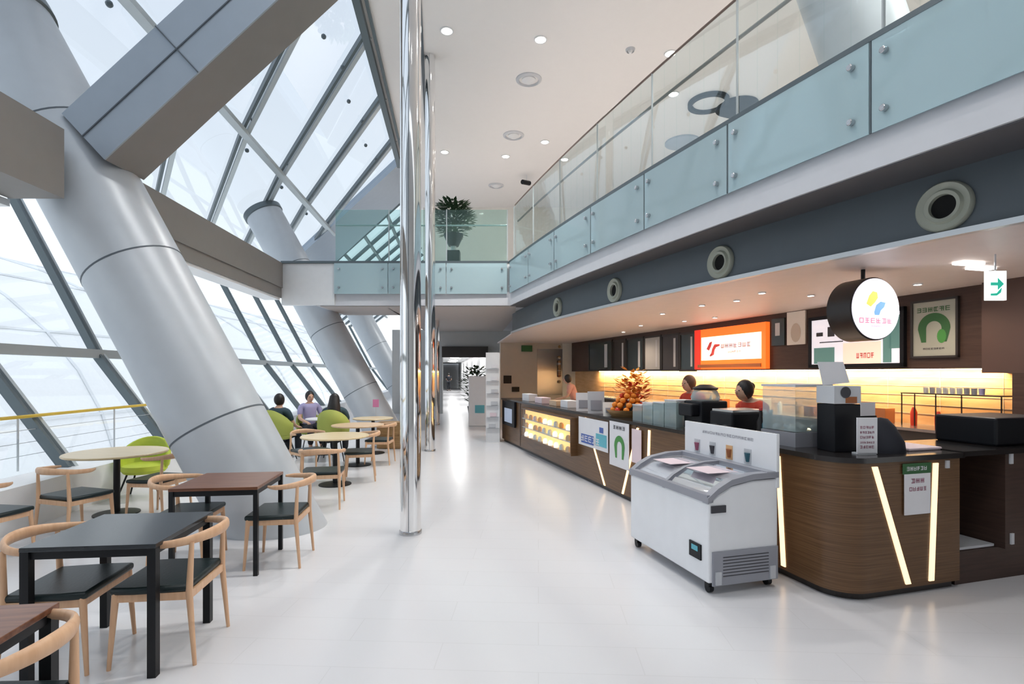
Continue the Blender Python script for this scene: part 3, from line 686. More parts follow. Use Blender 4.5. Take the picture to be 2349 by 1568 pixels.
# ------------------------------------------------------------------ people
def skin_mesh(name, m, verts, edges, radii, parent, root=0, sub=1):
    me = bpy.data.meshes.new(name); me.from_pydata(verts, edges, []); me.materials.append(M[m])
    o = bpy.data.objects.new(name, me); COL.objects.link(o); o.parent = parent
    sk = o.modifiers.new('skin', 'SKIN'); sk.use_smooth_shade = True
    for i, v_ in enumerate(me.skin_vertices[0].data):
        v_.radius = (radii[i], radii[i]) if not isinstance(radii[i], tuple) else radii[i]; v_.use_root = (i == root)
    sb = o.modifiers.new('sub', 'SUBSURF'); sb.levels = sub; sb.render_levels = sub
    return o
def person(label, loc, rz, seated, shirt, hair, long_hair=False, lean=0.0, hscale=1.0, sleeve=.5, bun=False):
    t = thing('person', label, 'person', loc, rz); t.scale = (hscale,)*3
    hz = .50 if seated else .90
    sl = math.sin(lean); cl = math.cos(lean)
    def up(h, y=0, x=0): return Vector((x, sl*h+y, hz+cl*h))     # +y is the way the person faces
    pel = up(0); ch = up(.30); sh = up(.47); nk = up(.54, .01); hd = up(.66, .03)
    V = [pel, up(.16), ch, sh, nk, up(.60, .02)]; R = [(.15, .11), (.13, .10), (.16, .11), (.13, .09), .055, .055]
    E = [(0, 1), (1, 2), (2, 3), (3, 4), (4, 5)]
    def add(p, r_, par): V.append(Vector(p)); R.append(r_); E.append((par, len(V)-1)); return len(V)-1
    for sx in (-1, 1):
        s1 = add(up(.45, 0, sx*.19), .055, 3)
        el = add(up(.20, .10+.15*sl, sx*.25), .042, s1); wr = add(up(.12, .33+.2*sl, sx*.17), .027, el)
        pm = add(V[wr]+Vector((-sx*.01, .07, -.005)), .026, wr)
        for f in range(4): a_ = add(V[pm]+Vector((sx*(-.027+.018*f), .05-.004*abs(f-1.5), -.012)), .0085, pm); add(V[a_]+Vector((0, .022, -.018)), .008, a_)
        a_ = add(V[wr]+Vector((-sx*.045, .055, -.01)), .009, wr); add(V[a_]+Vector((-sx*.005, .03, -.01)), .008, a_)
        hp = add(Vector((sx*.09, 0, hz-.03)), .085, 0)
        if seated:
            kn = add(Vector((sx*.12, .43, .50)), .065, hp); an = add(Vector((sx*.12, .42, .09)), .04, kn); add(Vector((sx*.13, .58, .04)), .035, an)
        else:
            kn = add(Vector((sx*.10, .03, .48)), .06, hp); an = add(Vector((sx*.10, 0, .09)), .04, kn); add(Vector((sx*.11, .16, .035)), .035, an)
    skin_mesh('body', 'skin', V, E, R, t)
    # clothes
    Vc = [up(-.02), up(.16), ch, sh, up(.50)]; Rc = [(.165, .125), (.15, .12), (.175, .125), (.15, .10), .07]; Ec = [(0, 1), (1, 2), (2, 3), (3, 4)]
    for sx in (-1, 1):
        Vc.append(up(.45, 0, sx*.20)); Rc.append(.072); Ec.append((3, len(Vc)-1)); b_ = up(.45, 0, sx*.20).lerp(up(.20, .10+.15*sl, sx*.25), sleeve+.3); Vc.append(b_); Rc.append(.056); Ec.append((len(Vc)-2, len(Vc)-1))
    skin_mesh('shirt', shirt, Vc, Ec, Rc, t)
    Vt = [Vector((0, 0, hz))]; Rt = [(.16, .125)]; Et = []
    for sx in (-1, 1):
        Vt.append(Vector((sx*.09, 0, hz-.03))); Rt.append(.10); Et.append((0, len(Vt)-1))
        if seated: pts_ = [((sx*.12, .43, .50), .08), ((sx*.12, .42, .12), .06)]
        else: pts_ = [((sx*.10, .03, .48), .075), ((sx*.10, 0, .10), .06)]
        for p_, r_ in pts_: Vt.append(Vector(p_)); Rt.append(r_); Et.append((len(Vt)-2, len(Vt)-1))
    skin_mesh('trousers', 'trousers', Vt, Et, Rt, t)
    for sx in (-1, 1):
        q = MB(); yy = .50 if seated else .07; q.sphere((sx*.125, yy, .04), .1, (.45, 1.3, .42)); q.build('shoe', 'black_leather', t, True)
    q = MB(); q.sphere(hd, .098, (.80, .95, 1.15), 20, 14)
    q.sphere(hd+Vector((0, .098, -.01)), .018, (.8, 1, 1.3), 8, 6)
    for sx in (-1, 1): q.sphere(hd+Vector((sx*.08, 0, 0)), .022, (.4, .8, 1.3), 8, 6)
    head = q.build('head', 'skin', t, True)
    for sx in (-1, 1):
        q = MB(); q.sphere(hd+Vector((sx*.032, .086, .012)), .010, (1.2, .5, .8), 8, 6); q.build('eye', 'ink_dark', head, True)
    q = MB(); q.sphere(hd+Vector((0, .085, -.052)), .02, (1, .35, .28), 8, 6); q.build('mouth', 'ink_red', head, True)
    q = MB(); q.sphere(hd+Vector((0, -.022, .022)), .112, (.86, .92, 1.10), 20, 14)
    if long_hair:
        q.tube([hd+Vector((0, -.03, .08)), hd+Vector((0, -.06, -.05)), hd+Vector((0, -.10, -.25)), hd+Vector((0, -.10, -.36))], [.09, .11, .15, .12], 14, True, (1, .55) if False else None)
    if bun: q.sphere(hd+Vector((0, -.10, .06)), .05)
    q.build('hair', hair, t, True)
    return t
person('person with short black hair in a dark teal top, seated with back turned', (-4.55, 10.30, 0), face(.25, 1), True, 'shirt_teal', 'hair_black')
person('person in a lavender shirt seated across the small white table', (-4.55, 11.85, 0), face(.5, -.6), True, 'shirt_lavender', 'hair_black')
person('person with long black hair seated on an olive-lime chair', (-3.50, 10.40, 0), face(-.1, 1), True, 'shirt_teal', 'hair_black', True)
p_ = P(1.35, v_of(1762, 1.35)); person('person with black hair in a red shirt leaning over the work counter', (p_.x, p_.y, 0), face(-1, -.25), False, 'shirt_red', 'hair_black', lean=.5, bun=True)
p_ = P(1.6, v_of(1606, 1.6)); person('person with brown hair behind the black coffee grinder', (p_.x, p_.y, 0), face(-.8, -.3), False, 'shirt_red', 'hair_brown', lean=.3)
p_ = P(2.1, 10.0); person('person in a pink shirt bending towards the far end of the bar', (p_.x, p_.y, 0), face(-1, .2), False, 'shirt_pink', 'hair_black', lean=.35)
person('distant person in dark clothes standing in the far corridor', (-6.0, 50, 0), 0, False, 'trousers', 'hair_black')

# ------------------------------------------------------------------ cafe counter
ct = thing('bar_counter', 'long wood-fronted bar counter with rounded corner and glowing slanted strips', 'counter', P(0, 0), RZ)
Rr = .24; arc = [(Rr-Rr*math.cos(a), Rr-Rr*math.sin(a)) for a in [i*PI/2/10 for i in range(11)]]
outline = [(0, 9.8)]+arc+[(1.17, 0), (1.17, .62), (.62, .62), (.62, 9.8)]
q = MB(); q.prism(outline, .06, 1.03); q.build('body', 'counter_wood', ct, True)
q = MB(); q.prism([(x+.04 if x < .6 else x-.02, y+.04 if y < 1 else y-.03) for x, y in [(0, 9.8)]+arc]+[(1.14, .04), (1.14, .58), (.58, .58), (.58, 9.77)], 0, .06); q.build('plinth', 'dark_panel', ct)
Ra = .26; arc2 = [(Ra-.02-Ra*math.cos(a), Ra-.02-Ra*math.sin(a)) for a in [i*PI/2/10 for i in range(11)]]
q = MB(); q.prism([(-.02, 9.82)]+arc2+[(1.20, -.02), (1.20, .64), (.64, .64), (.64, 9.82)], 1.03, 1.07); q.build('worktop', 'stone_dark', ct, True)
def led_front(v0, z0, v1, z1, w_=.045):   # on long face
    q = MB(); q.bar((-.004, v0, z0), (-.004, v1, z1), .012, w_, (0, 1, 0)) if False else None
    q.extr([(-.010, v0-w_/2, z0), (-.010, v0+w_/2, z0), (-.010, v1+w_/2, z1), (-.010, v1-w_/2, z1)], (.012, 0, 0)); q.build('light_strip', 'led_warm', ct)
def led_end(u0, z0, u1, z1, w_=.05):
    q = MB(); q.extr([(u0-w_/2, -.010, z0), (u0+w_/2, -.010, z0), (u1+w_/2, -.010, z1), (u1-w_/2, -.010, z1)], (0, .012, 0)); q.build('light_strip', 'led_end', ct)
led_front(3.94, .07, 4.62, 1.0); led_front(3.39, .07, 2.98, 1.0); led_front(2.75, .07, 2.70, 1.0); led_front(.56, .09, .62, 1.0)
led_front(1.75, .07, 1.35, 1.0)
led_end(.627, .09, .296, 1.0); led_end(.863, .09, .908, 1.0)
q = MB(); q.box((-.003, 3.02+.0, .55), (.008, .012, .95)); q.box((-.003, 8.2, .55), (.008, .012, .95)); q.build('panel_joint', 'dark_panel', ct)
# right-hand service hatch and black machine
hb = thing('service_cabinet', 'dark brown cabinet with an open hatch at the right end of the bar', 'cabinet', P(0, 0), RZ)
q = MB(); q.box((1.72, .35, .13), (1.06, .60, .26)); q.build('plinth', 'brown_panel', hb)
q = MB(); q.box((2.05, .30, .66), (.74, .60, .80)); q.build('body', 'brown_panel', hb)
q = MB(); q.box((1.44, .62, .66), (.46, .03, .80)); q.build('back_panel', 'black_metal', hb)
q = MB(); q.box((1.44, .32, .275), (.45, .5, .02)); q.build('shelf', 'light_grey', hb)
q = MB(); q.box((1.80, .30, 1.06), (1.24, .64, .04)); q.build('worktop', 'stone_dark', hb)
for (u, z) in ((1.69, 1.0), (1.70, .34)):
    q = MB(); q.box((u+.05, -.006, z), (.035, .012, .09)); q.build('hinge', 'light_grey', hb)
tag(MB().box((2.1, .35, 1.20), (.72, .5, .24)).build('coffee_machine', 'black_plastic', None, bevel=.02, loc=P(0, 0), rz=RZ), 'wide black machine on top of the dark cabinet at the right edge', 'machine')
tag(MB().box((1.03, -.006, .985), (.035, .012, .06)).build('wall_switch', 'light_grey', None, loc=P(0, 0), rz=RZ), 'small white switch right of the light strip on the bar end', 'switch')

# showcase in the long front
sc = thing('pastry_showcase', 'glowing orange-lit pastry showcase built into the far front of the bar', 'display case', P(0, 0), RZ)
q = MB(); q.box((-.02, 6.35, .655), (.03, 2.75, .60)); q.build('back', 'case_glow', sc)
q = MB()
for z in (.36, .95): q.box((-.06, 6.35, z), (.12, 2.8, .03))
for v_ in (4.97, 7.73): q.box((-.06, v_, .655), (.12, .03, .60))
q.build('frame', 'counter_wood', sc)
for z in (.56, .74):
    q = MB(); q.box((-.075, 6.35, z), (.08, 2.7, .012)); q.build('shelf', 'light_grey', sc)
q = MB(); q.box((-.115, 6.35, .655), (.006, 2.72, .56)); q.build('front_glass', 'clear_glass', sc)
k = 0
for z in (.375, .566, .746):
    for i in range(9):
        v_ = 5.2+i*.29+random.uniform(-.03, .03); mm = random.choice(['paper', 'tile_cream', 'orange_paper', 'paper_pink', 'sign_cream'])
        q = MB(); q.lathe([(0, 0), (.04, 0), (.045, .05), (.03, .09), (0, .10)], 12)
        tag(q.build('pastry', mm, None, True, loc=P(-.075, v_, z)), 'small packaged treat on the %s shelf of the glowing pastry showcase' % {.375: 'bottom', .566: 'middle', .746: 'top'}[z], 'food', 'treats in the pastry showcase')

# posters and notes on the counter (flat printed sheets)
def sheet(name, m, u, v0, v1, z0, z1, label, cat, thick=.006, axis='front', group=None):
    t = thing(name, label, cat, P(0, 0), RZ, group)
    q = MB()
    if axis == 'front': q.box((u-thick/2, (v0+v1)/2, (z0+z1)/2), (thick, abs(v1-v0), z1-z0))
    else: q.box(((v0+v1)/2, u-thick/2, (z0+z1)/2), (abs(v1-v0), thick, z1-z0))
    q.build('sheet', m, t); return t
def ink(t, m, u, v0, v1, z0, z1, axis='front', name='print'):
    q = MB(); e = .002
    if axis == 'front': q.box((u-e/2, (v0+v1)/2, (z0+z1)/2), (e, abs(v1-v0), z1-z0))
    else: q.box(((v0+v1)/2, u-e/2, (z0+z1)/2), (abs(v1-v0), e, z1-z0))
    return q.build(name, m, t)
def glyphs(mb, fn, a0, a1, z, h, n, seed=1, sp=.25):
    """a row of blocky illegible characters; fn(a,z) -> point"""
    rnd = random.Random(seed); w_ = (a1-a0)/n
    for i in range(n):
        x0 = a0+i*w_; x1 = x0+w_*(1-sp); t_ = h*.16
        kinds = rnd.sample(['l', 'r', 't', 'b', 'm', 'v'], 4)
        for kd in kinds:
            if kd == 'l': r_ = (x0, x0+(x1-x0)*.2, z, z+h)
            elif kd == 'r': r_ = (x1-(x1-x0)*.2, x1, z, z+h)
            elif kd == 't': r_ = (x0, x1, z+h-t_, z+h)
            elif kd == 'b': r_ = (x0, x1, z, z+t_)
            elif kd == 'm': r_ = (x0, x1, z+h*.45, z+h*.45+t_)
            else: r_ = ((x0+x1)/2-.1*(x1-x0), (x0+x1)/2+.1*(x1-x0), z, z+h)
            mb.poly([fn(r_[0], r_[2]), fn(r_[1], r_[2]), fn(r_[1], r_[3]), fn(r_[0], r_[3])])
def arch_pts(cx_, cz_, ro, ri, leg, n=20):
    o_ = [(cx_+ro*math.cos(PI*i/n), cz_+ro*math.sin(PI*i/n)) for i in range(n+1)]
    i_ = [(cx_+ri*math.cos(PI*i/n), cz_+ri*math.sin(PI*i/n)) for i in range(n+1)]
    out = [(cx_+ro*.75, cz_-leg)]+o_+[(cx_-ro*.75, cz_-leg), (cx_-ri, cz_-leg)]+list(reversed(i_))+[(cx_+ri, cz_-leg)]
    return out
def arch(t, m, fn, cx_, cz_, ro, ri, leg, name='arch_mark'):
    q = MB(); n = 20
    def pr(i, r): return (cx_+r*math.cos(PI*i/n), cz_+r*math.sin(PI*i/n))
    for i in range(n): q.poly([fn(*pr(i, ro)), fn(*pr(i+1, ro)), fn(*pr(i+1, ri)), fn(*pr(i, ri))])
    for s_1 in (-1, 1): q.poly([fn(cx_+s_1*ro, cz_), fn(cx_+s_1*ri, cz_), fn(cx_+s_1*ri, cz_-leg), fn(cx_+s_1*ro*.78, cz_-leg)])
    return q.build(name, m, t)
t = sheet('poster', 'paper', -.015, 3.80, 4.86, .56, 1.00, 'white and blue poster on the bar front beside the glowing showcase', 'poster')
ink(t, 'ink_cyan', -.022, 3.84, 4.20, .62, .80); ink(t, 'ink_blue', -.022, 4.28, 4.75, .60, .74); ink(t, 'ink_blue', -.022, 3.95, 4.08, .82, .90)
q = MB(); glyphs(q, lambda a, z: (-.0245, 5-a, z), .25, .95, .63, .09, 5, 3); q.build('lettering', 'paper', t)
t = sheet('banner', 'paper', -.03, 3.16, 3.72, .42, 1.03, 'white banner with a green arch mark hanging on the bar front', 'banner')
arch(t, 'ink_green', lambda a, z: (-.039, a, z), 3.42, .70, .15, .07, .16)
q = MB(); glyphs(q, lambda a, z: (-.039, 7-a, z), 3.40, 3.75, .93, .05, 4, 5); q.build('lettering', 'ink_dark', t)
sheet('poster', 'paper_pink', -.02, 2.86, 3.10, .55, .98, 'pale pinkish grey notice right of the green arch banner', 'poster')
t = sheet('notice', 'paper', -.012, .575, .835, .62, .93, 'white notice with maroon lettering between the two light strips on the bar end', 'notice', axis='end')
ink(t, 'ink_dark_green', -.012, .56, .85, .93, 1.01, 'end'); q = MB()
glyphs(q, lambda a, z: (a, -.0195, z), .64, .78, .86, .035, 3, 7); glyphs(q, lambda a, z: (a, -.0195, z), .62, .80, .80, .03, 5, 8); q.build('lettering', 'ink_maroon', t)
q = MB(); glyphs(q, lambda a, z: (a, -.015, z), .60, .81, .955, .03, 6, 9); q.build('lettering', 'paper', t)
t = sheet('terminal_screen', 'black_plastic', -.02, 8.5, 9.55, .45, 1.03, 'dark framed screen on the far end of the bar front', 'screen', .04)
ink(t, 'display_blue', -.062, 8.68, 9.35, .53, .86); 

# ------------------------------------------------------------------ freezer
fz = thing('chest_freezer', 'white chest freezer with curved grey lid and sign board in front of the bar', 'freezer', P(-.84, .41), RZ)
FW, FL = .64, 1.22
q = MB(); prof = [(0, .09), (FW, .09), (FW, .86), (.40, .855), (.20, .82), (.08, .76), (0, .70)]
q.extr([(a, 0, z) for a, z in prof], (0, FL, 0)); q.build('body', 'white_gloss', fz, bevel=.012)
q = MB(); top = [(-.012, .70), (.08, .77), (.20, .83), (.40, .865), (FW-.0, .87)]; tp2 = [(a, z+.045) for a, z in top]
tp2[0] = (-.012, .745)
for y0, y1 in ((-.012, .06), (FL-.06, FL+.012), (FL/2-.02, FL/2+.02)):
    for (a, b) in zip(range(4), range(1, 5)):
        q.hexa([(top[a][0], y0, top[a][1]), (top[b][0], y0, top[b][1]), (top[b][0], y1, top[b][1]), (top[a][0], y1, top[a][1]),
                (tp2[a][0], y0, tp2[a][1]), (tp2[b][0], y0, tp2[b][1]), (tp2[b][0], y1, tp2[b][1]), (tp2[a][0], y1, tp2[a][1])])
q.box((.015, FL/2, .735), (.055, FL, .06)); q.box((FW-.05, FL/2, .895), (.10, FL, .045)); q.build('lid_frame', 'grey_plastic', fz)
for y0, y1, dz in ((.06, .62, .028), (.60, FL-.06, .014)):
    q = MB()
    for (a, b) in zip(range(4), range(1, 5)): q.poly([(top[a][0]+.01, y0, top[a][1]+dz), (top[b][0], y0, top[b][1]+dz), (top[b][0], y1, top[b][1]+dz), (top[a][0]+.01, y1, top[a][1]+dz)])
    lid = q.build('glass_lid', 'lid_glass', fz, True)
    q = MB(); q.box((.30, (y0+y1)/2+.02, .845+dz+.012), (.30, .30, .004)); q.build('lid_reflection', 'paper_pink', lid)  # pinkish reflection on the glass lid, put in as a pale sheet
q = MB(); q.box((.33, -.006, .20), (FW-.04, .014, .26)); vent = q.build('vent_panel', 'grey_plastic', fz)
q = MB()
for i in range(7): q.box((.33, -.014, .14+i*.024), (.42, .004, .006))
q.build('vent_slot', 'ink_dark', vent)
for uu in (.075, .575):
    q = MB(); q.box((uu, -.018, .13), (.05, .012, .10)); q.build('clip', 'light_grey', fz)
q = MB(); q.box((.085, -.005, .655), (.13, .01, .055)); q.build('badge', 'ink_dark', fz)
q = MB(); q.box((-.005, .16, .30), (.012, .15, .12)); d_ = q.build('control_panel', 'black_plastic', fz)
q = MB(); q.box((-.012, .16, .32), (.004, .08, .04)); q.build('display', 'ink_cyan', d_)
for uu in (.05, FW-.05):
    for vv in (.06, FL-.06):
        q = MB(); q.lathe([(.035, -.018), (.035, .018)], 16, (uu, vv, .037), (1, 0, 0)); wl = q.build('caster', 'black_plastic', fz)
        q = MB(); q.box((uu, vv, .07), (.05, .05, .045)); q.build('caster_fork', 'black_metal', wl)
q = MB(); q.box((FW-.005, FL/2, 1.0), (.03, FL+.02, .43)); sb_ = q.build('sign_board', 'white_gloss', fz, bevel=.004)
q = MB(); glyphs(q, lambda a, z: (FW-.0215, FL-a, z), .28, .98, 1.125, .025, 18, 11); q.build('lettering', 'grey_plastic', sb_)
for i, mm in enumerate(('ink_maroon', 'ink_dark', 'rust', 'teal_plastic')):
    y = FL-.20-i*.235
    q = MB(); q.box((FW-.0225, y, .99), (.004, .085, .125)); q.build('product_picture', 'tile_cream' if i == 2 else 'light_grey', sb_)
    q = MB(); 
    q.lathe([(.016, 0), (.028, .07), (.030, .075)], 12, (FW-.026, y-.005, .945)); q.build('product_cup', mm, sb_)
for y in (.08, .13):
    q = MB(); q.box((FW-.023, y, .90), (.004, .02, .025)); q.build('print', 'ink_dark', sb_)

# ------------------------------------------------------------------ back of the cafe
up_ = cafe_box('upper_panel', 'brown_panel', 4.5, 4.8, -.5, 16.2, 1.76, 2.87); up_.name = 'wall_upper_panel'; struct(up_)
struct(cafe_box('wall_pier', 'pier_brown', 4.35, 4.8, -3, v_of(2252, 4.35), 1.70, 2.87))
struct(cafe_box('wall_pier_low', 'brown_panel', 4.2, 4.8, -3, v_of(2322, 4.2), 0, 1.70))
bc_ = thing('back_counter', 'long dark back counter under the glowing cream backsplash', 'counter', P(0, 0), RZ)
q = MB(); q.box((4.45, 8.5, .44), (.66, 13.2, .88)); q.build('body', 'dark_panel', bc_)
q = MB(); q.box((4.44, 8.5, .90), (.70, 13.2, .04)); q.build('worktop', 'steel', bc_)
strip = thing('light_strip', 'long warm light strip under the dark upper panel of the cafe back wall', 'light', P(0, 0), RZ)
q = MB(); q.box((4.70, 8.0, 1.752), (.04, 12.2, .016)); q.build('diffuser', 'led_strip', strip)
for i in range(4):
    lamp('strip_lamp', 'AREA', 85, (4.66, 3.4+i*3.1, 1.742), strip, (1, .68, .34), (0, math.radians(-12), 0), shape='RECTANGLE', size=.06, size_y=3.1)
# backsplash tile joints
q = MB()
for z in (1.08, 1.22, 1.36, 1.50, 1.63): q.box((4.796, 8, z), (.006, 12.4, .005))
for i in range(16): q.box((4.796, 1.9+i*.8, 1.32), (.006, .005, .8))
o = q.build('trim_11', 'wall_beige', None, loc=P(0, 0), rz=RZ); struct(o)
def on_panel(name, label, cat, x0, y0, x1, y1, m, u=4.5, thick=.03, frame=None, fw=.03):
    v0, z1 = uvz(x0, y0, u); v1, _ = uvz(x1, y0, u); z0 = uvz((x0+x1)/2, y1, u)[1]; z1 = uvz((x0+x1)/2, y0, u)[1]
    t = thing(name, label, cat, P(0, 0), RZ)
    q = MB(); q.box((u-thick/2, (v0+v1)/2, (z0+z1)/2), (thick, abs(v0-v1), z1-z0)); q.build('panel', m, t)
    if frame:
        q = MB(); vm, hm = (v0+v1)/2, (z0+z1)/2; W_, H_ = abs(v0-v1), z1-z0
        for s1 in (-1, 1):
            q.box((u-thick/2-.008, vm+s1*(W_/2), hm), (thick+.02, fw, H_+fw)); q.box((u-thick/2-.008, vm, hm+s1*H_/2), (thick+.02, W_+fw, fw))
        q.build('frame', frame, t)
    return t, v0, v1, z0, z1
U = 4.5; ZT = 2.84
# green arch poster
t, v0, v1, z0, z1 = on_panel('poster', 'large grey-green framed poster with a dark green arch mark on the cafe back wall', 'poster', 2096, 688, 2200, 818, 'poster_grey', frame='dark_panel')
vm = (v0+v1)/2; Wd = abs(v0-v1); Hh = z1-z0
arch(t, 'ink_dark_green', lambda a, z: (U-.034, a, z), vm, z0+Hh*.50, Wd*.36, Wd*.17, Hh*.24)
q = MB(); q.sphere((U-.034, vm-Wd*.17, z0+Hh*.36), Wd*.10, (.04, 1, 1.6), 12, 8); q.build('arch_mark', 'ink_green', t)
q = MB(); glyphs(q, lambda a, z: (U-.034, 2*vm-a, z), vm-Wd*.38, vm+Wd*.38, z0+Hh*.80, Hh*.08, 6, 21); q.build('lettering', 'ink_dark_green', t)
q = MB(); glyphs(q, lambda a, z: (U-.034, 2*vm-a, z), vm-Wd*.24, vm+Wd*.24, z0+Hh*.13, Hh*.03, 8, 22); q.build('lettering', 'ink_dark', t)
# menu screen
t, v0, v1, z0, z1 = on_panel('menu_screen', 'wide bright menu screen behind the round hanging sign', 'screen', 1864, 720, 2076, 838, 'screen_white', frame='black_plastic', fw=.06, thick=.05)
Wd = v0-v1; Hh = z1-z0
def scr(m, a0, a1, b0, b1): 
    q = MB(); q.box((U-.053, v0-Wd*(a0+a1)/2, z0+Hh*(b0+b1)/2), (.006, Wd*(a1-a0), Hh*(b1-b0))); q.build('screen_picture', m, t)
scr('screen_peach', .40, .80, .03, .45); scr('screen_teal', .82, .90, .05, .6); scr('ink_dark', .08, .16, .62, .70); scr('ink_dark', .22, .30, .60, .80); scr('ink_dark', .30, .36, .75, .95)
scr('screen_teal', .05, .30, .05, .38); scr('ink_dark', .42, .55, .52, .56); scr('screen_teal', .88, .98, .30, .9); scr('ink_dark', .12, .4, .48, .5)
q = MB(); glyphs(q, lambda a, z: (U-.058, v0-a, z), Wd*.55, Wd*.74, z0+Hh*.14, Hh*.1, 5, 24); q.build('lettering', 'ink_red', t)
# small photo posters
t, v0, v1, z0, z1 = on_panel('poster', 'pale narrow picture poster left of the bright menu screen', 'poster', 1808, 714, 1850, 790, 'wall_cream')
q = MB(); q.sphere((U-.034, (v0+v1)/2, z0+.36*(z1-z0)), .12, (.05, 1, 1.5), 12, 8); q.build('picture', 'wall_beige', t)
t, v0, v1, z0, z1 = on_panel('poster', 'dark narrow picture panel between the orange sign and the pale poster', 'poster', 1772, 730, 1802, 792, 'board_teal')
q = MB(); q.box((U-.034, (v0+v1)/2, (z0+z1)/2+.05), (.004, .12, .25)); q.build('picture', 'light_grey', t)
# orange lit sign
t, v0, v1, z0, z1 = on_panel('lit_sign', 'orange-red glowing shop sign with cream centre on the cafe back wall', 'sign', 1603, 748, 1766, 846, 'sign_orange', thick=.10)
Wd = v0-v1; Hh = z1-z0
q = MB(); q.box((U-.105, v0-Wd*.53, z0+Hh*.51), (.02, Wd*.84, Hh*.58)); q.build('cream_centre', 'sign_cream', t, bevel=.005)
q = MB(); fn = lambda a, z: (U-.119, v0-a, z)
q.extr([fn(Wd*a_, z0+Hh*b_) for a_, b_ in ((.20, .50), (.25, .66), (.29, .68), (.27, .56), (.24, .46))], (-.004, 0, 0))
q.tube([fn(Wd*a_, z0+Hh*b_) for a_, b_ in ((.40, .58), (.34, .57), (.31, .48), (.30, .38), (.26, .33))], [.02, .04, .035, .04, .02], 8)
q.build('logo_stroke', 'ink_red', t)
q = MB(); glyphs(q, fn, Wd*.42, Wd*.84, z0+Hh*.50, Hh*.10, 7, 31); glyphs(q, fn, Wd*.52, Wd*.70, z0+Hh*.38, Hh*.05, 6, 32); q.build('lettering', 'ink_maroon', t)
q = MB(); q.box((U-.115, v0-Wd*.5, z0+Hh*.08), (.02, Wd*.9, Hh*.08)); q.build('lower_band', 'rust', t)
q = MB(); q.box((U-.108, v0-Wd*.045, z0+Hh*.5), (.018, Wd*.09, Hh)); q.build('red_band', 'sign_red', t)
# row of menu boards
xs_ = [1352, 1408, 1440, 1480, 1520, 1562, 1600]
names = ['dark teal menu board at the far left of the row', 'narrow menu board with a pale figure, second in the row', 'grey menu board, third in the row of boards', 'brownish grey menu board, fourth in the row', 'dark framed menu board, fifth in the row', 'blue-grey menu board next to the orange sign']
ms = ['board_teal', 'dark_panel', 'board_teal', 'wall_grey', 'ink_dark', 'board_teal']
for i in range(6):
    t, v0, v1, z0, z1 = on_panel('menu_board', names[i], 'menu board', xs_[i]+1, 784-i*4, xs_[i+1]-2, 849, ms[i], frame='dark_panel', fw=.05)
    t['group'] = 'menu boards on the cafe back wall'
    q = MB(); q.box((U-.034, v0-(v0-v1)*.75, (z0+z1)/2), (.004, (v0-v1)*.12, (z1-z0)*.8)); q.build('panel_stripe', 'light_grey', t)
# far end wall dressings
def on_far(name, label, cat, x0, y0, x1, y1, m, v=16.6, thick=.03):
    u0, u1 = u_of(x0, v), u_of(x1, v); p = P((u0+u1)/2, v); z1, z0 = z_at(y0, p), z_at(y1, p)
    t = thing(name, label, cat, P(0, 0), RZ); q = MB(); q.box(((u0+u1)/2, v-thick/2, (z0+z1)/2), (abs(u1-u0), thick, z1-z0)); q.build('panel', m, t); return t, u0, u1, z0, z1
on_far('mirror_panel', 'grey-green mirror panel on the far cafe wall', 'mirror', 1232, 800, 1290, 905, 'steel')
struct(cafe_box('wall_cream_end', 'wall_cream', u_of(1292, 16.5), u_of(1352, 16.5), 16.56, 16.6, 0, 2.87))
t, u0, u1, z0, z1 = on_far('exit_sign', 'small dark green exit sign at the top of the far cafe wall', 'sign', 1196, 792, 1220, 806, 'ink_dark_green', thick=.06)
on_far('picture_frame', 'small black framed picture on the far beige wall', 'picture', 1155, 861, 1173, 879, 'black_plastic')
on_far('picture_frame', 'low black plaque on the far beige wall beside the small picture', 'picture', 1174, 887, 1191, 898, 'black_plastic')
# dried flower wreath
t = thing('dried_flowers', 'brown dried flower arrangement on the cream far wall', 'flowers', P(0, 0), RZ)
for i in range(26):
    u = min(4.1, u_of(1312+random.gauss(0, 9), 16.5)); z = z_at(840+random.gauss(0, 18), P(u, 16.5))
    q = MB(); q.sphere((u, 16.50, z), .06, (1, .5, 1), 8, 6); q.build('blossom', random.choice(['rust', 'cabinet_wood', 'wall_beige']), t, True)

# cafe downlights, panels
cl = [(1748, 670), (2105, 650), (1610, 699), (1520, 718), (1690, 688), (1570, 735), (1470, 745), (1640, 727), (1860, 676), (1430, 760)]
nm = ['nearest the round sign on its left', 'right of the round hanging sign', 'third from the right along the fascia', 'fourth along the fascia', 'between the first and third along the fascia', 'above the orange sign left end', 'above the far menu boards', 'above the orange sign', 'behind the round hanging sign', 'farthest to the left']
for (px, py), n_ in zip(cl, nm): downlight(px, py, 'small recessed cafe ceiling light '+n_, 2.87, .045, 55, 'recessed lights in the cafe ceiling', (1, .76, .55), 2.6)
for (px, py), lb in (((2222, 602), 'bright elongated ceiling lamp nearer the grey fascia'), ((2250, 613), 'bright elongated ceiling lamp just above the arrow sign')):
    d = F*(2.87-H)/(CY-py); t = thing('ceiling_panel_light', lb, 'ceiling light', ((px-CX)/F*d, d, 2.87), RZ)
    q = MB(); q.box((0, 0, -.012), (.30, .12, .02)); q.build('diffuser', 'panel_light', t)
    lamp('area_lamp', 'AREA', 12, (0, 0, -.03), t, (1, .95, .9), shape='RECTANGLE', size=.3, size_y=.12)
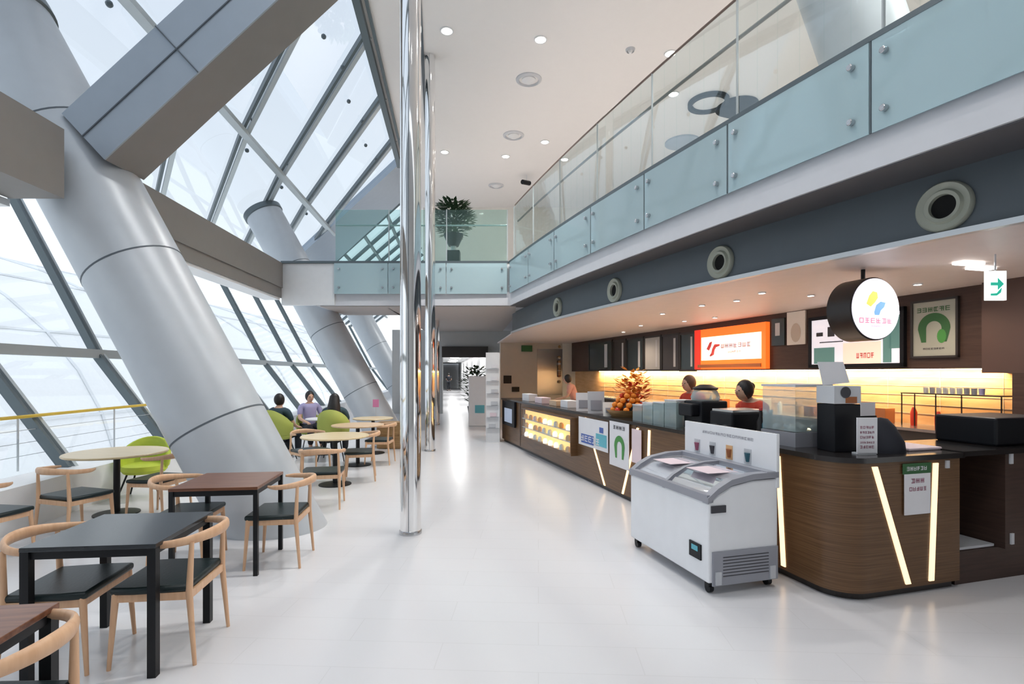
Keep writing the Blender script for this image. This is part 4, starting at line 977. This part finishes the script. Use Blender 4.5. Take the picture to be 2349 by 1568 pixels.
# arrow sign
p = at(2283, 655, 5.2)
t = thing('arrow_sign', 'small white hanging sign with a green arrow at the upper right', 'sign', p, 0)
q = MB(); q.box((0, 0, 0), (.20, .03, .29)); q.build('box', 'exit_white', t, bevel=.004)
q = MB(); y_ = -.018
q.extr([(-.06, y_, .0), (-.06, y_, .03), (.01, y_, .03), (.01, y_, .075), (.07, y_, .015), (.01, y_, -.045), (.01, y_, .0)], (0, .002, 0)); q.build('arrow', 'exit_green', t)
q = MB(); q.extr([(.02, y_, -.05), (.05, y_, -.02), (.04, y_, -.07), (0, y_, -.10), (-.06, y_, -.10), (-.06, y_, -.08), (0, y_, -.075)], (0, .002, 0)); q.build('arrow', 'exit_green', t)
q = MB(); q.tube([(0, 0, .145), (0, 0, 2.87-p.z)], .008, 8); q.build('hanger', 'light_grey', t)
# round hanging sign
sg = thing('round_sign', 'round white glowing hanging sign with a dark drum body and yellow and blue mark', 'sign', (3.98, 5.98, 2.41), RZ)
ax = Vector((0, -1, 0))
q = MB(); q.lathe([(.33, -.17), (.35, -.16), (.35, .14), (.335, .15)], 56, (0, 0, 0), ax); q.build('drum', 'dark_panel', sg, True)
q = MB(); q.lathe([(0, .145), (.335, .145), (.335, .158), (0, .158)], 56, (0, 0, 0), ax); fc = q.build('face', 'sign_white', sg, True)
yy = -.160
def blob(pts, m):
    q = MB(); q.extr([(a, yy, z) for a, z in pts], (0, -.003, 0)); q.build('mark', m, fc)

glow('glow_yellow', (.95, .62, .10), .9); glow('glow_blue', (.16, .36, .85), .9); glow('glow_pink', (.85, .30, .42), .5)
blob([(-.14, .05), (-.10, .14), (-.05, .19), (.01, .18), (.02, .12), (-.02, .07), (-.08, .02)], 'glow_yellow')
blob([(-.03, -.04), (.00, .04), (.06, .08), (.13, .07), (.11, .02), (.06, -.02), (.04, -.07), (-.02, -.07)], 'glow_blue')
q = MB(); glyphs(q, lambda a, z: (a, yy-.002, z), -.24, .24, -.16, .055, 6, 41); glyphs(q, lambda a, z: (a, yy-.002, z), -.07, .09, -.20, .015, 8, 42); q.build('lettering', 'glow_pink', fc)
q = MB(); q.tube([(0, 0, .34), (0, 0, .46)], .022, 10); q.build('hanger', 'black_metal', sg)

# ------------------------------------------------------------------ things on the bar
def cobj(name, label, cat, px, py, u, parts, rz=0, group=None, d=None):
    """stand an object at pixel px on plane u (bar frame)"""
    v_ = v_of(px, u); t = thing(name, label, cat, P(u, v_, py), RZ+rz, group)
    for nm_, m_, fn_ in parts:
        q = MB(); fn_(q); q.build(nm_, m_, t, bevel=.004 if 'box' in nm_ or nm_ == 'body' else 0)
    return t
ZW = 1.07
# black order kiosk near the corner
p = Vector((2.66, 4.30, ZW))
t = thing('order_kiosk', 'tall black kiosk with a picture header on the bar corner', 'kiosk', p, RZ*.5)
MB().box((0, 0, .19), (.23, .20, .38)).build('body', 'black_plastic', t, bevel=.006)
MB().box((0, 0, .455), (.235, .20, .14)).build('header', 'light_grey', t)
q = MB(); q.lathe([(0, 0), (.045, 0), (.045, .002), (0, .002)], 20, (-.02, -.103, .475), (0, -1, 0)); q.build('picture', 'ink_dark', t)
q = MB(); q.box((.03, -.102, .415), (.10, .003, .05)); q.build('picture', 'rust', t)
t = thing('paper_notice', 'tilted blank white paper notice sticking up above the black kiosk', 'notice', p+Vector((-.04, 0, .53)), RZ*.5)
q = MB(); q.extr([(-.14, 0, .19), (.09, 0, .19), (.14, -.01, .02), (-.10, -.01, .0)], (0, .006, 0)); q.build('sheet', 'paper', t)
t = thing('menu_stand', 'white standing menu card with red lettering at the bar corner', 'menu card', (2.745, 4.08, ZW), RZ*.3)
q = MB(); q.box((0, 0, .145), (.165, .01, .28)); q.build('card', 'paper', t)
q = MB(); q.box((0, .03, .006), (.15, .07, .012)); q.build('foot', 'light_grey', t)
q = MB(); fn = lambda a, z: (a, -.0065, z)
for i, (hh, nn_) in enumerate(((.02, 5), (.018, 6), (.02, 5), (.015, 7), (.022, 5))): glyphs(q, fn, -.06, .06, .20-i*.038, hh, nn_, 50+i)
q.build('lettering', 'ink_maroon', t)
t = thing('draped_bag', 'black sagging cloth bag beside the white menu card', 'bag', (2.99, 4.28, ZW), 0)
q = MB(); q.lathe([(0, 0), (.17, 0), (.16, .08), (.10, .20), (.05, .26), (0, .27)], 20); q.build('body', 'trousers', t, True)
t = thing('menu_stand', 'small white card on a black clip behind the kiosk', 'menu card', at(1990, 948, 4.75)-Vector((0, 0, .0)), RZ)
t.location.z = ZW+.0
q = MB(); q.box((0, 0, .30), (.17, .008, .13)); q.build('card', 'paper', t)
q = MB(); q.tube([(0, .01, 0), (0, .01, .25)], .008, 8); q.box((0, .01, .235), (.20, .03, .02)); q.box((0, .01, .005), (.12, .12, .01)); q.build('stand', 'black_metal', t)
# work table / steel sink behind bar end
wk = thing('work_table', 'steel work table with pale edge behind the bar corner', 'table', P(0, 0), RZ)
q = MB(); q.box((1.35, 1.55, 1.0), (1.1, .55, .04)); q.build('top', 'steel', wk)
for sx in (.85, 1.85):
    for sy in (1.32, 1.78): q = MB(); q.box((sx, sy, .49), (.04, .04, .98)); q.build('leg', 'steel', wk)
t = thing('tray', 'long pale serving tray on the bar end', 'tray', P(1.02, .30, ZW), RZ)
q = MB(); q.box((0, 0, .012), (.36, .30, .024)); q.build('body', 'paper_pink', t, bevel=.008)
t = thing('water_tap', 'small brass-topped steel tap on the work table', 'tap', P(1.45, 1.5, 1.02), RZ)
q = MB(); q.tube([(0, 0, 0), (0, 0, .16), (0, -.05, .20), (0, -.11, .18)], .014, 10); q.build('spout', 'steel', t, True)
q = MB(); q.lathe([(.02, .19), (.028, .20), (.028, .26), (.015, .28)], 14); q.build('knob', 'rust', t, True)
# refrigerated glass case
t = thing('glass_case', 'clear glass display case standing on the bar left of the black kiosk', 'display case', P(.34, v_of(1826, .34), ZW), RZ)
q = MB(); q.box((0, 0, .06), (.40, .40, .12)); q.build('base', 'grey_plastic', t)
q = MB(); q.box((0, 0, .32), (.38, .38, .38)); q.build('glass', 'acrylic', t)
q = MB(); q.box((0, 0, .52), (.40, .40, .02)); q.build('top', 'light_grey', t)
for i in range(6):
    tag(MB().sphere((0, 0, 0), .035, (1, 1, .8), 10, 8).build('cake', random.choice(['paper', 'steel', 'wall_cream']), None, True, loc=P(.21+.12*(i % 3), v_of(1826, .34)-.09+.18*(i//3), ZW+.15)), 'small pale cake inside the glass case on the bar', 'cake', 'cakes in the glass case')
# acrylic boxes
for i, (px, hh) in enumerate(((1482, .20), (1506, .24), (1532, .26), (1560, .30))):
    v_ = v_of(px, .22); t = thing('acrylic_box', ('smallest clear acrylic box, farthest along the row on the bar', 'second clear acrylic box from the far end of the row', 'third clear acrylic box from the far end of the row', 'tallest clear acrylic box, nearest the freezer board')[i], 'box', P(.22, v_, ZW), RZ, 'clear boxes on the bar')
    q = MB(); q.box((0, 0, hh/2), (.26, .24, hh)); q.build('body', 'acrylic', t)
    q = MB(); q.box((0, 0, hh+.008), (.27, .25, .014)); q.build('lid', 'light_grey', t)
# coffee grinder and machines
t = thing('coffee_grinder', 'black coffee grinder with a clear domed hopper behind the freezer board', 'grinder', P(.35, v_of(1618, .35), ZW), RZ)
q = MB(); q.box((0, 0, .16), (.34, .34, .32)); q.build('body', 'black_plastic', t, bevel=.02)
q = MB(); q.box((-.2, 0, .22), (.14, .26, .14)); q.build('spout', 'black_plastic', t, bevel=.02)
q = MB(); q.lathe([(.15, .32), (.16, .36), (.13, .43), (.06, .47), (0, .475)], 24); q.build('hopper', 'acrylic', t, True)
q = MB(); q.lathe([(.13, .44), (.14, .46), (.06, .50), (0, .50)], 24); q.build('hopper_lid', 'black_plastic', t, True)
t = thing('espresso_machine', 'low black espresso machine between the grinder and the red-shirted person', 'coffee machine', P(.34, v_of(1695, .34), ZW), RZ)
q = MB(); q.box((0, 0, .12), (.44, .36, .24)); q.build('body', 'black_plastic', t, bevel=.02)
for s1 in (-.08, .08):
    q = MB(); q.tube([(-.18, s1, .10), (-.30, s1, .09)], .016, 10); q.build('handle', 'steel', t)
q = MB(); q.box((0, 0, .25), (.40, .32, .02)); q.build('cup_tray', 'steel', t)
for i, (px, m_, r_, h_) in enumerate(((1745, 'hair_black', .035, .27), (1757, 'teal_plastic', .035, .24), (1768, 'black_plastic', .04, .26))):
    t = thing('bottle', ('tall black bottle farthest from the glass case', 'teal bottle in the middle of three bottles', 'black bottle next to the glass case')[i], 'bottle', P(.30, v_of(px, .30), ZW), 0, 'bottles beside the glass case')
    q = MB(); q.lathe([(r_, 0), (r_, h_*.6), (r_*.4, h_*.8), (r_*.4, h_)], 16); q.build('body', m_, t, True)
    q = MB(); q.lathe([(r_*.45, h_), (r_*.45, h_+.025)], 12); q.build('cap', 'ink_red' if i == 0 else 'light_grey', t)
# menu stands and papers on the far bar
for i, (px, u, w_, h_, m_, lb) in enumerate(((1340, .15, .26, .30, 'paper', 'white menu card leaning at the far bar, leftmost of three'), (1368, .12, .26, .34, 'light_grey', 'grey menu card, middle of three on the far bar'), (1400, .10, .20, .20, 'wall_cream', 'cream framed card, rightmost of three on the far bar'))):
    t = thing('menu_stand', lb, 'menu card', P(u, v_of(px, u), ZW), RZ-.3, 'menu cards on the far bar')
    q = MB(); q.extr([(-w_/2, 0, 0), (w_/2, 0, 0), (w_/2, .06, h_), (-w_/2, .06, h_)], (0, .012, 0)); q.build('card', m_, t)
    q = MB(); q.extr([(-w_/3, -.003, .05), (w_/3, -.003, .05), (w_/3, .025, h_*.6), (-w_/3, .025, h_*.6)], (0, .002, 0)); q.build('print', 'grey_plastic', t)
    q = MB(); q.box((0, .06, .006), (w_*.8, .10, .012)); q.build('foot', 'black_plastic', t)
for i, (px, m_, s) in enumerate(((1215, 'paper', (.2, .5, .16)), (1245, 'paper_pink', (.2, .45, .12)), (1280, 'oak_pink', (.22, .4, .10)), (1305, 'paper', (.2, .35, .13)))):
    tag(MB().box((0, 0, s[2]/2), s).build('gift_box', m_, None, bevel=.006, loc=P(.25, v_of(px, .25), ZW), rz=RZ), ('white box at the very far end of the bar', 'pale pink box second along the far bar', 'brownish box third along the far bar', 'white box fourth along the far bar, above the showcase')[i], 'box', 'boxes on the far bar')
# fruit display: basket and oranges
bk = thing('fruit_basket', 'low wicker basket heaped with orange and red fruit on the bar', 'basket', P(.32, v_of(1440, .32), ZW), RZ)
q = MB(); q.lathe([(0, 0), (.22, 0), (.30, .10), (.31, .10), (.23, .0)], 28); q.build('bowl', 'cabinet_wood', bk, True)
cF = P(.32, v_of(1440, .32), ZW+.07); k = 0; fr = []
for lay, (n_, rr, z) in enumerate(((10, .21, .03), (9, .19, .10), (6, .13, .165), (4, .08, .23), (1, 0, .29))):
    for i in range(n_):
        a_ = 2*PI*i/n_+lay*.4; fr.append(cF+Vector((rr*math.cos(a_), rr*math.sin(a_), z)))
of = MB().sphere((0, 0, 0), .042, (1, 1, .95), 14, 10).build('orange', 'orange_fruit', None, True, loc=fr[0]); tag(of, 'orange fruit heaped in the basket on the bar', 'fruit', 'oranges in the basket')
rf = MB().sphere((0, 0, 0), .040, (1, 1, .92), 14, 10).build('apple', 'red_fruit', None, True, loc=fr[1]); tag(rf, 'red fruit heaped in the basket on the bar', 'fruit', 'red fruit in the basket')
for p_ in fr[2:]:
    o = (of if random.random() < .6 else rf).copy(); COL.objects.link(o); o.location = p_
# autumn bouquet placed after the plant builder below
# things on the back counter
for i in range(14):
    v_ = 2.1+i*.42+random.uniform(-.08, .08); h_ = random.uniform(.12, .28)
    if i % 3: 
        q = MB(); q.lathe([(.04, 0), (.045, h_*.7), (.02, h_)], 14); o = q.build('jar', random.choice(['rust', 'paper', 'cabinet_wood', 'steel', 'red_fruit']), None, True, loc=P(4.5, v_, .92))
        tag(o, {'rust': 'rust-brown', 'paper': 'white', 'cabinet_wood': 'brown', 'steel': 'steel', 'red_fruit': 'red'}[o.data.materials[0].name]+' jar on the back counter under the glowing backsplash', 'jar', 'jars on the back counter')
    else:
        q = MB(); q.box((0, 0, h_/2), (.2, .22, h_)); o = q.build('canister_box', random.choice(['rust', 'steel', 'wall_beige']), None, loc=P(4.5, v_, .92), rz=RZ, bevel=.005)
        tag(o, {'rust': 'rust-brown', 'steel': 'grey steel', 'wall_beige': 'beige'}[o.data.materials[0].name]+' box-shaped container on the back counter under the glowing backsplash', 'container', 'boxes on the back counter')
rk = thing('wire_rack', 'black wire shelf rack against the glowing backsplash at the right', 'rack', P(0, 0), RZ)
va, vb = v_of(2310, 4.55), v_of(2080, 4.55)
for z in (1.40,):
    q = MB(); q.box((4.55, (va+vb)/2, z), (.25, vb-va, .015)); q.build('shelf', 'black_metal', rk)
for f_ in (0, .36, .62, .85, 1):
    q = MB(); q.box((4.45, va+(vb-va)*f_, 1.16), (.012, .012, .48)); q.build('upright', 'black_metal', rk)
for i in range(9):
    q = MB(); q.lathe([(.03, 0), (.036, .08), (.038, .085)], 12); o = q.build('cup', random.choice(['light_grey', 'grey_plastic', 'shirt_lavender']), None, True, loc=P(4.55, va+(vb-va)*(.22+.07*i), 1.408)); tag(o, 'small cup on top of the black wire rack', 'cup', 'cups on the wire rack')

# ------------------------------------------------------------------ far hall: white unit, kiosk, plants, planter, pink card
t = thing('display_unit', 'tall white shelf unit standing at the far end of the bar', 'shelf', (-.47, 13.15, 0), 0)
q = MB(); q.box((0, 0, 1.1), (.34, .5, 2.2)); q.build('body', 'white_paint', t)
for z in (.35, .62, .9, 1.2, 1.5, 1.8):
    q = MB(); q.box((0, -.26, z), (.30, .04, .015)); q.build('shelf', 'light_grey', t)
    q = MB(); q.box((random.uniform(-.05, .05), -.27, z+.06), (.16, .03, .09)); q.build('pamphlet', random.choice(['paper', 'light_grey', 'paper_pink']), t)
t = thing('info_kiosk', 'pale mint-white information kiosk in the far hall beside the white unit', 'kiosk', (-1.08, 17.0, 0), 0)
q = MB(); q.box((0, 0, .80), (.62, .35, 1.6)); q.build('body', 'white_gloss', t, bevel=.02)
q = MB(); q.box((.05, -.18, .55), (.3, .012, .25)); q.build('print', 'ink_cyan', t)
def plant(t, n, rad, hgt, base, leafm='leaf', ll=.16):
    rnd = random.Random(n); mb = MB()
    for i in range(n):
        a_ = rnd.uniform(0, 2*PI); rr = rad*math.sqrt(rnd.random()); z = base+hgt*rnd.random()
        rr *= .55+.9*math.sin(PI*min(1, max(0, (z-base)/hgt)))*.5
        c = Vector((rr*math.cos(a_), rr*math.sin(a_), z)); dr_ = Vector((math.cos(a_), math.sin(a_), rnd.uniform(-.4, .7))).normalized(); sd = dr_.cross(Vector((0, 0, 1))).normalized()*ll*.22
        mb.poly([c, c+dr_*ll*.5+sd, c+dr_*ll, c+dr_*ll*.5-sd])
    o = mb.build('foliage', leafm, t); return o
t = thing('potted_plant', 'green bushy plant in a black pot on the upper floor beyond the bridge', 'plant', (-1.65, 14.9, ZF), 0)
q = MB(); q.lathe([(.14, .72), (.27, 1.0), (.28, 1.06), (.25, 1.06), (.2, 1.0)], 24); q.build('pot', 'black_plastic', t, True)
q = MB(); q.box((0, 0, .30), (.36, .36, .56)); q.build('stand', 'black_metal', t)
q = MB(); q.tube([(0, 0, .58), (0, 0, .74)], .08, 12); q.build('neck', 'white_paint', t)
q = MB(); q.tube([(0, 0, .9), (.03, 0, 1.3), (-.02, 0, 1.75)], [.03, .02, .01], 8); q.build('stem', 'cabinet_wood', t)
plant(t, 700, .50, .90, 1.05, ll=.22)
t = thing('potted_plant', 'dark green plant in the far hall behind the mint-white kiosk', 'plant', (-1.35, 19.2, 0), 0)
q = MB(); q.lathe([(.2, 0), (.28, .5), (.24, .5)], 20); q.build('pot', 'black_plastic', t, True)
q = MB(); q.tube([(0, 0, .4), (0, 0, 1.6)], .03, 8); q.build('stem', 'cabinet_wood', t)
plant(t, 380, .5, 1.3, .6, ll=.25)
t = thing('pink_card', 'small pink card on a thin stand before the second leaning column', 'card', (-3.15, 12.2, 0), 0)
q = MB(); q.tube([(0, 0, 0), (0, 0, .9)], .008, 8); q.box((0, 0, .01), (.2, .2, .02)); q.build('stand', 'light_grey', t)
q = MB(); q.box((0, 0, 1.0), (.14, .01, .18)); q.build('card', 'pink_card', t)

t = thing('leaf_bouquet', 'big bouquet of orange and red autumn leaves behind the fruit basket', 'bouquet', P(.62, v_of(1448, .62), 1.0), 0)
t.location = P(.50, v_of(1452, .50), ZW)
q = MB(); q.lathe([(.06, 0), (.08, .12), (.05, .2), (.06, .24)], 16); q.build('vase', 'teal_plastic', t, True)
o = plant(t, 170, .26, .42, .16, 'orange_fruit', .14)
o = plant(t, 110, .24, .34, .14, 'red_fruit', .13)
o = plant(t, 90, .24, .38, .30, 'orange_paper', .13)
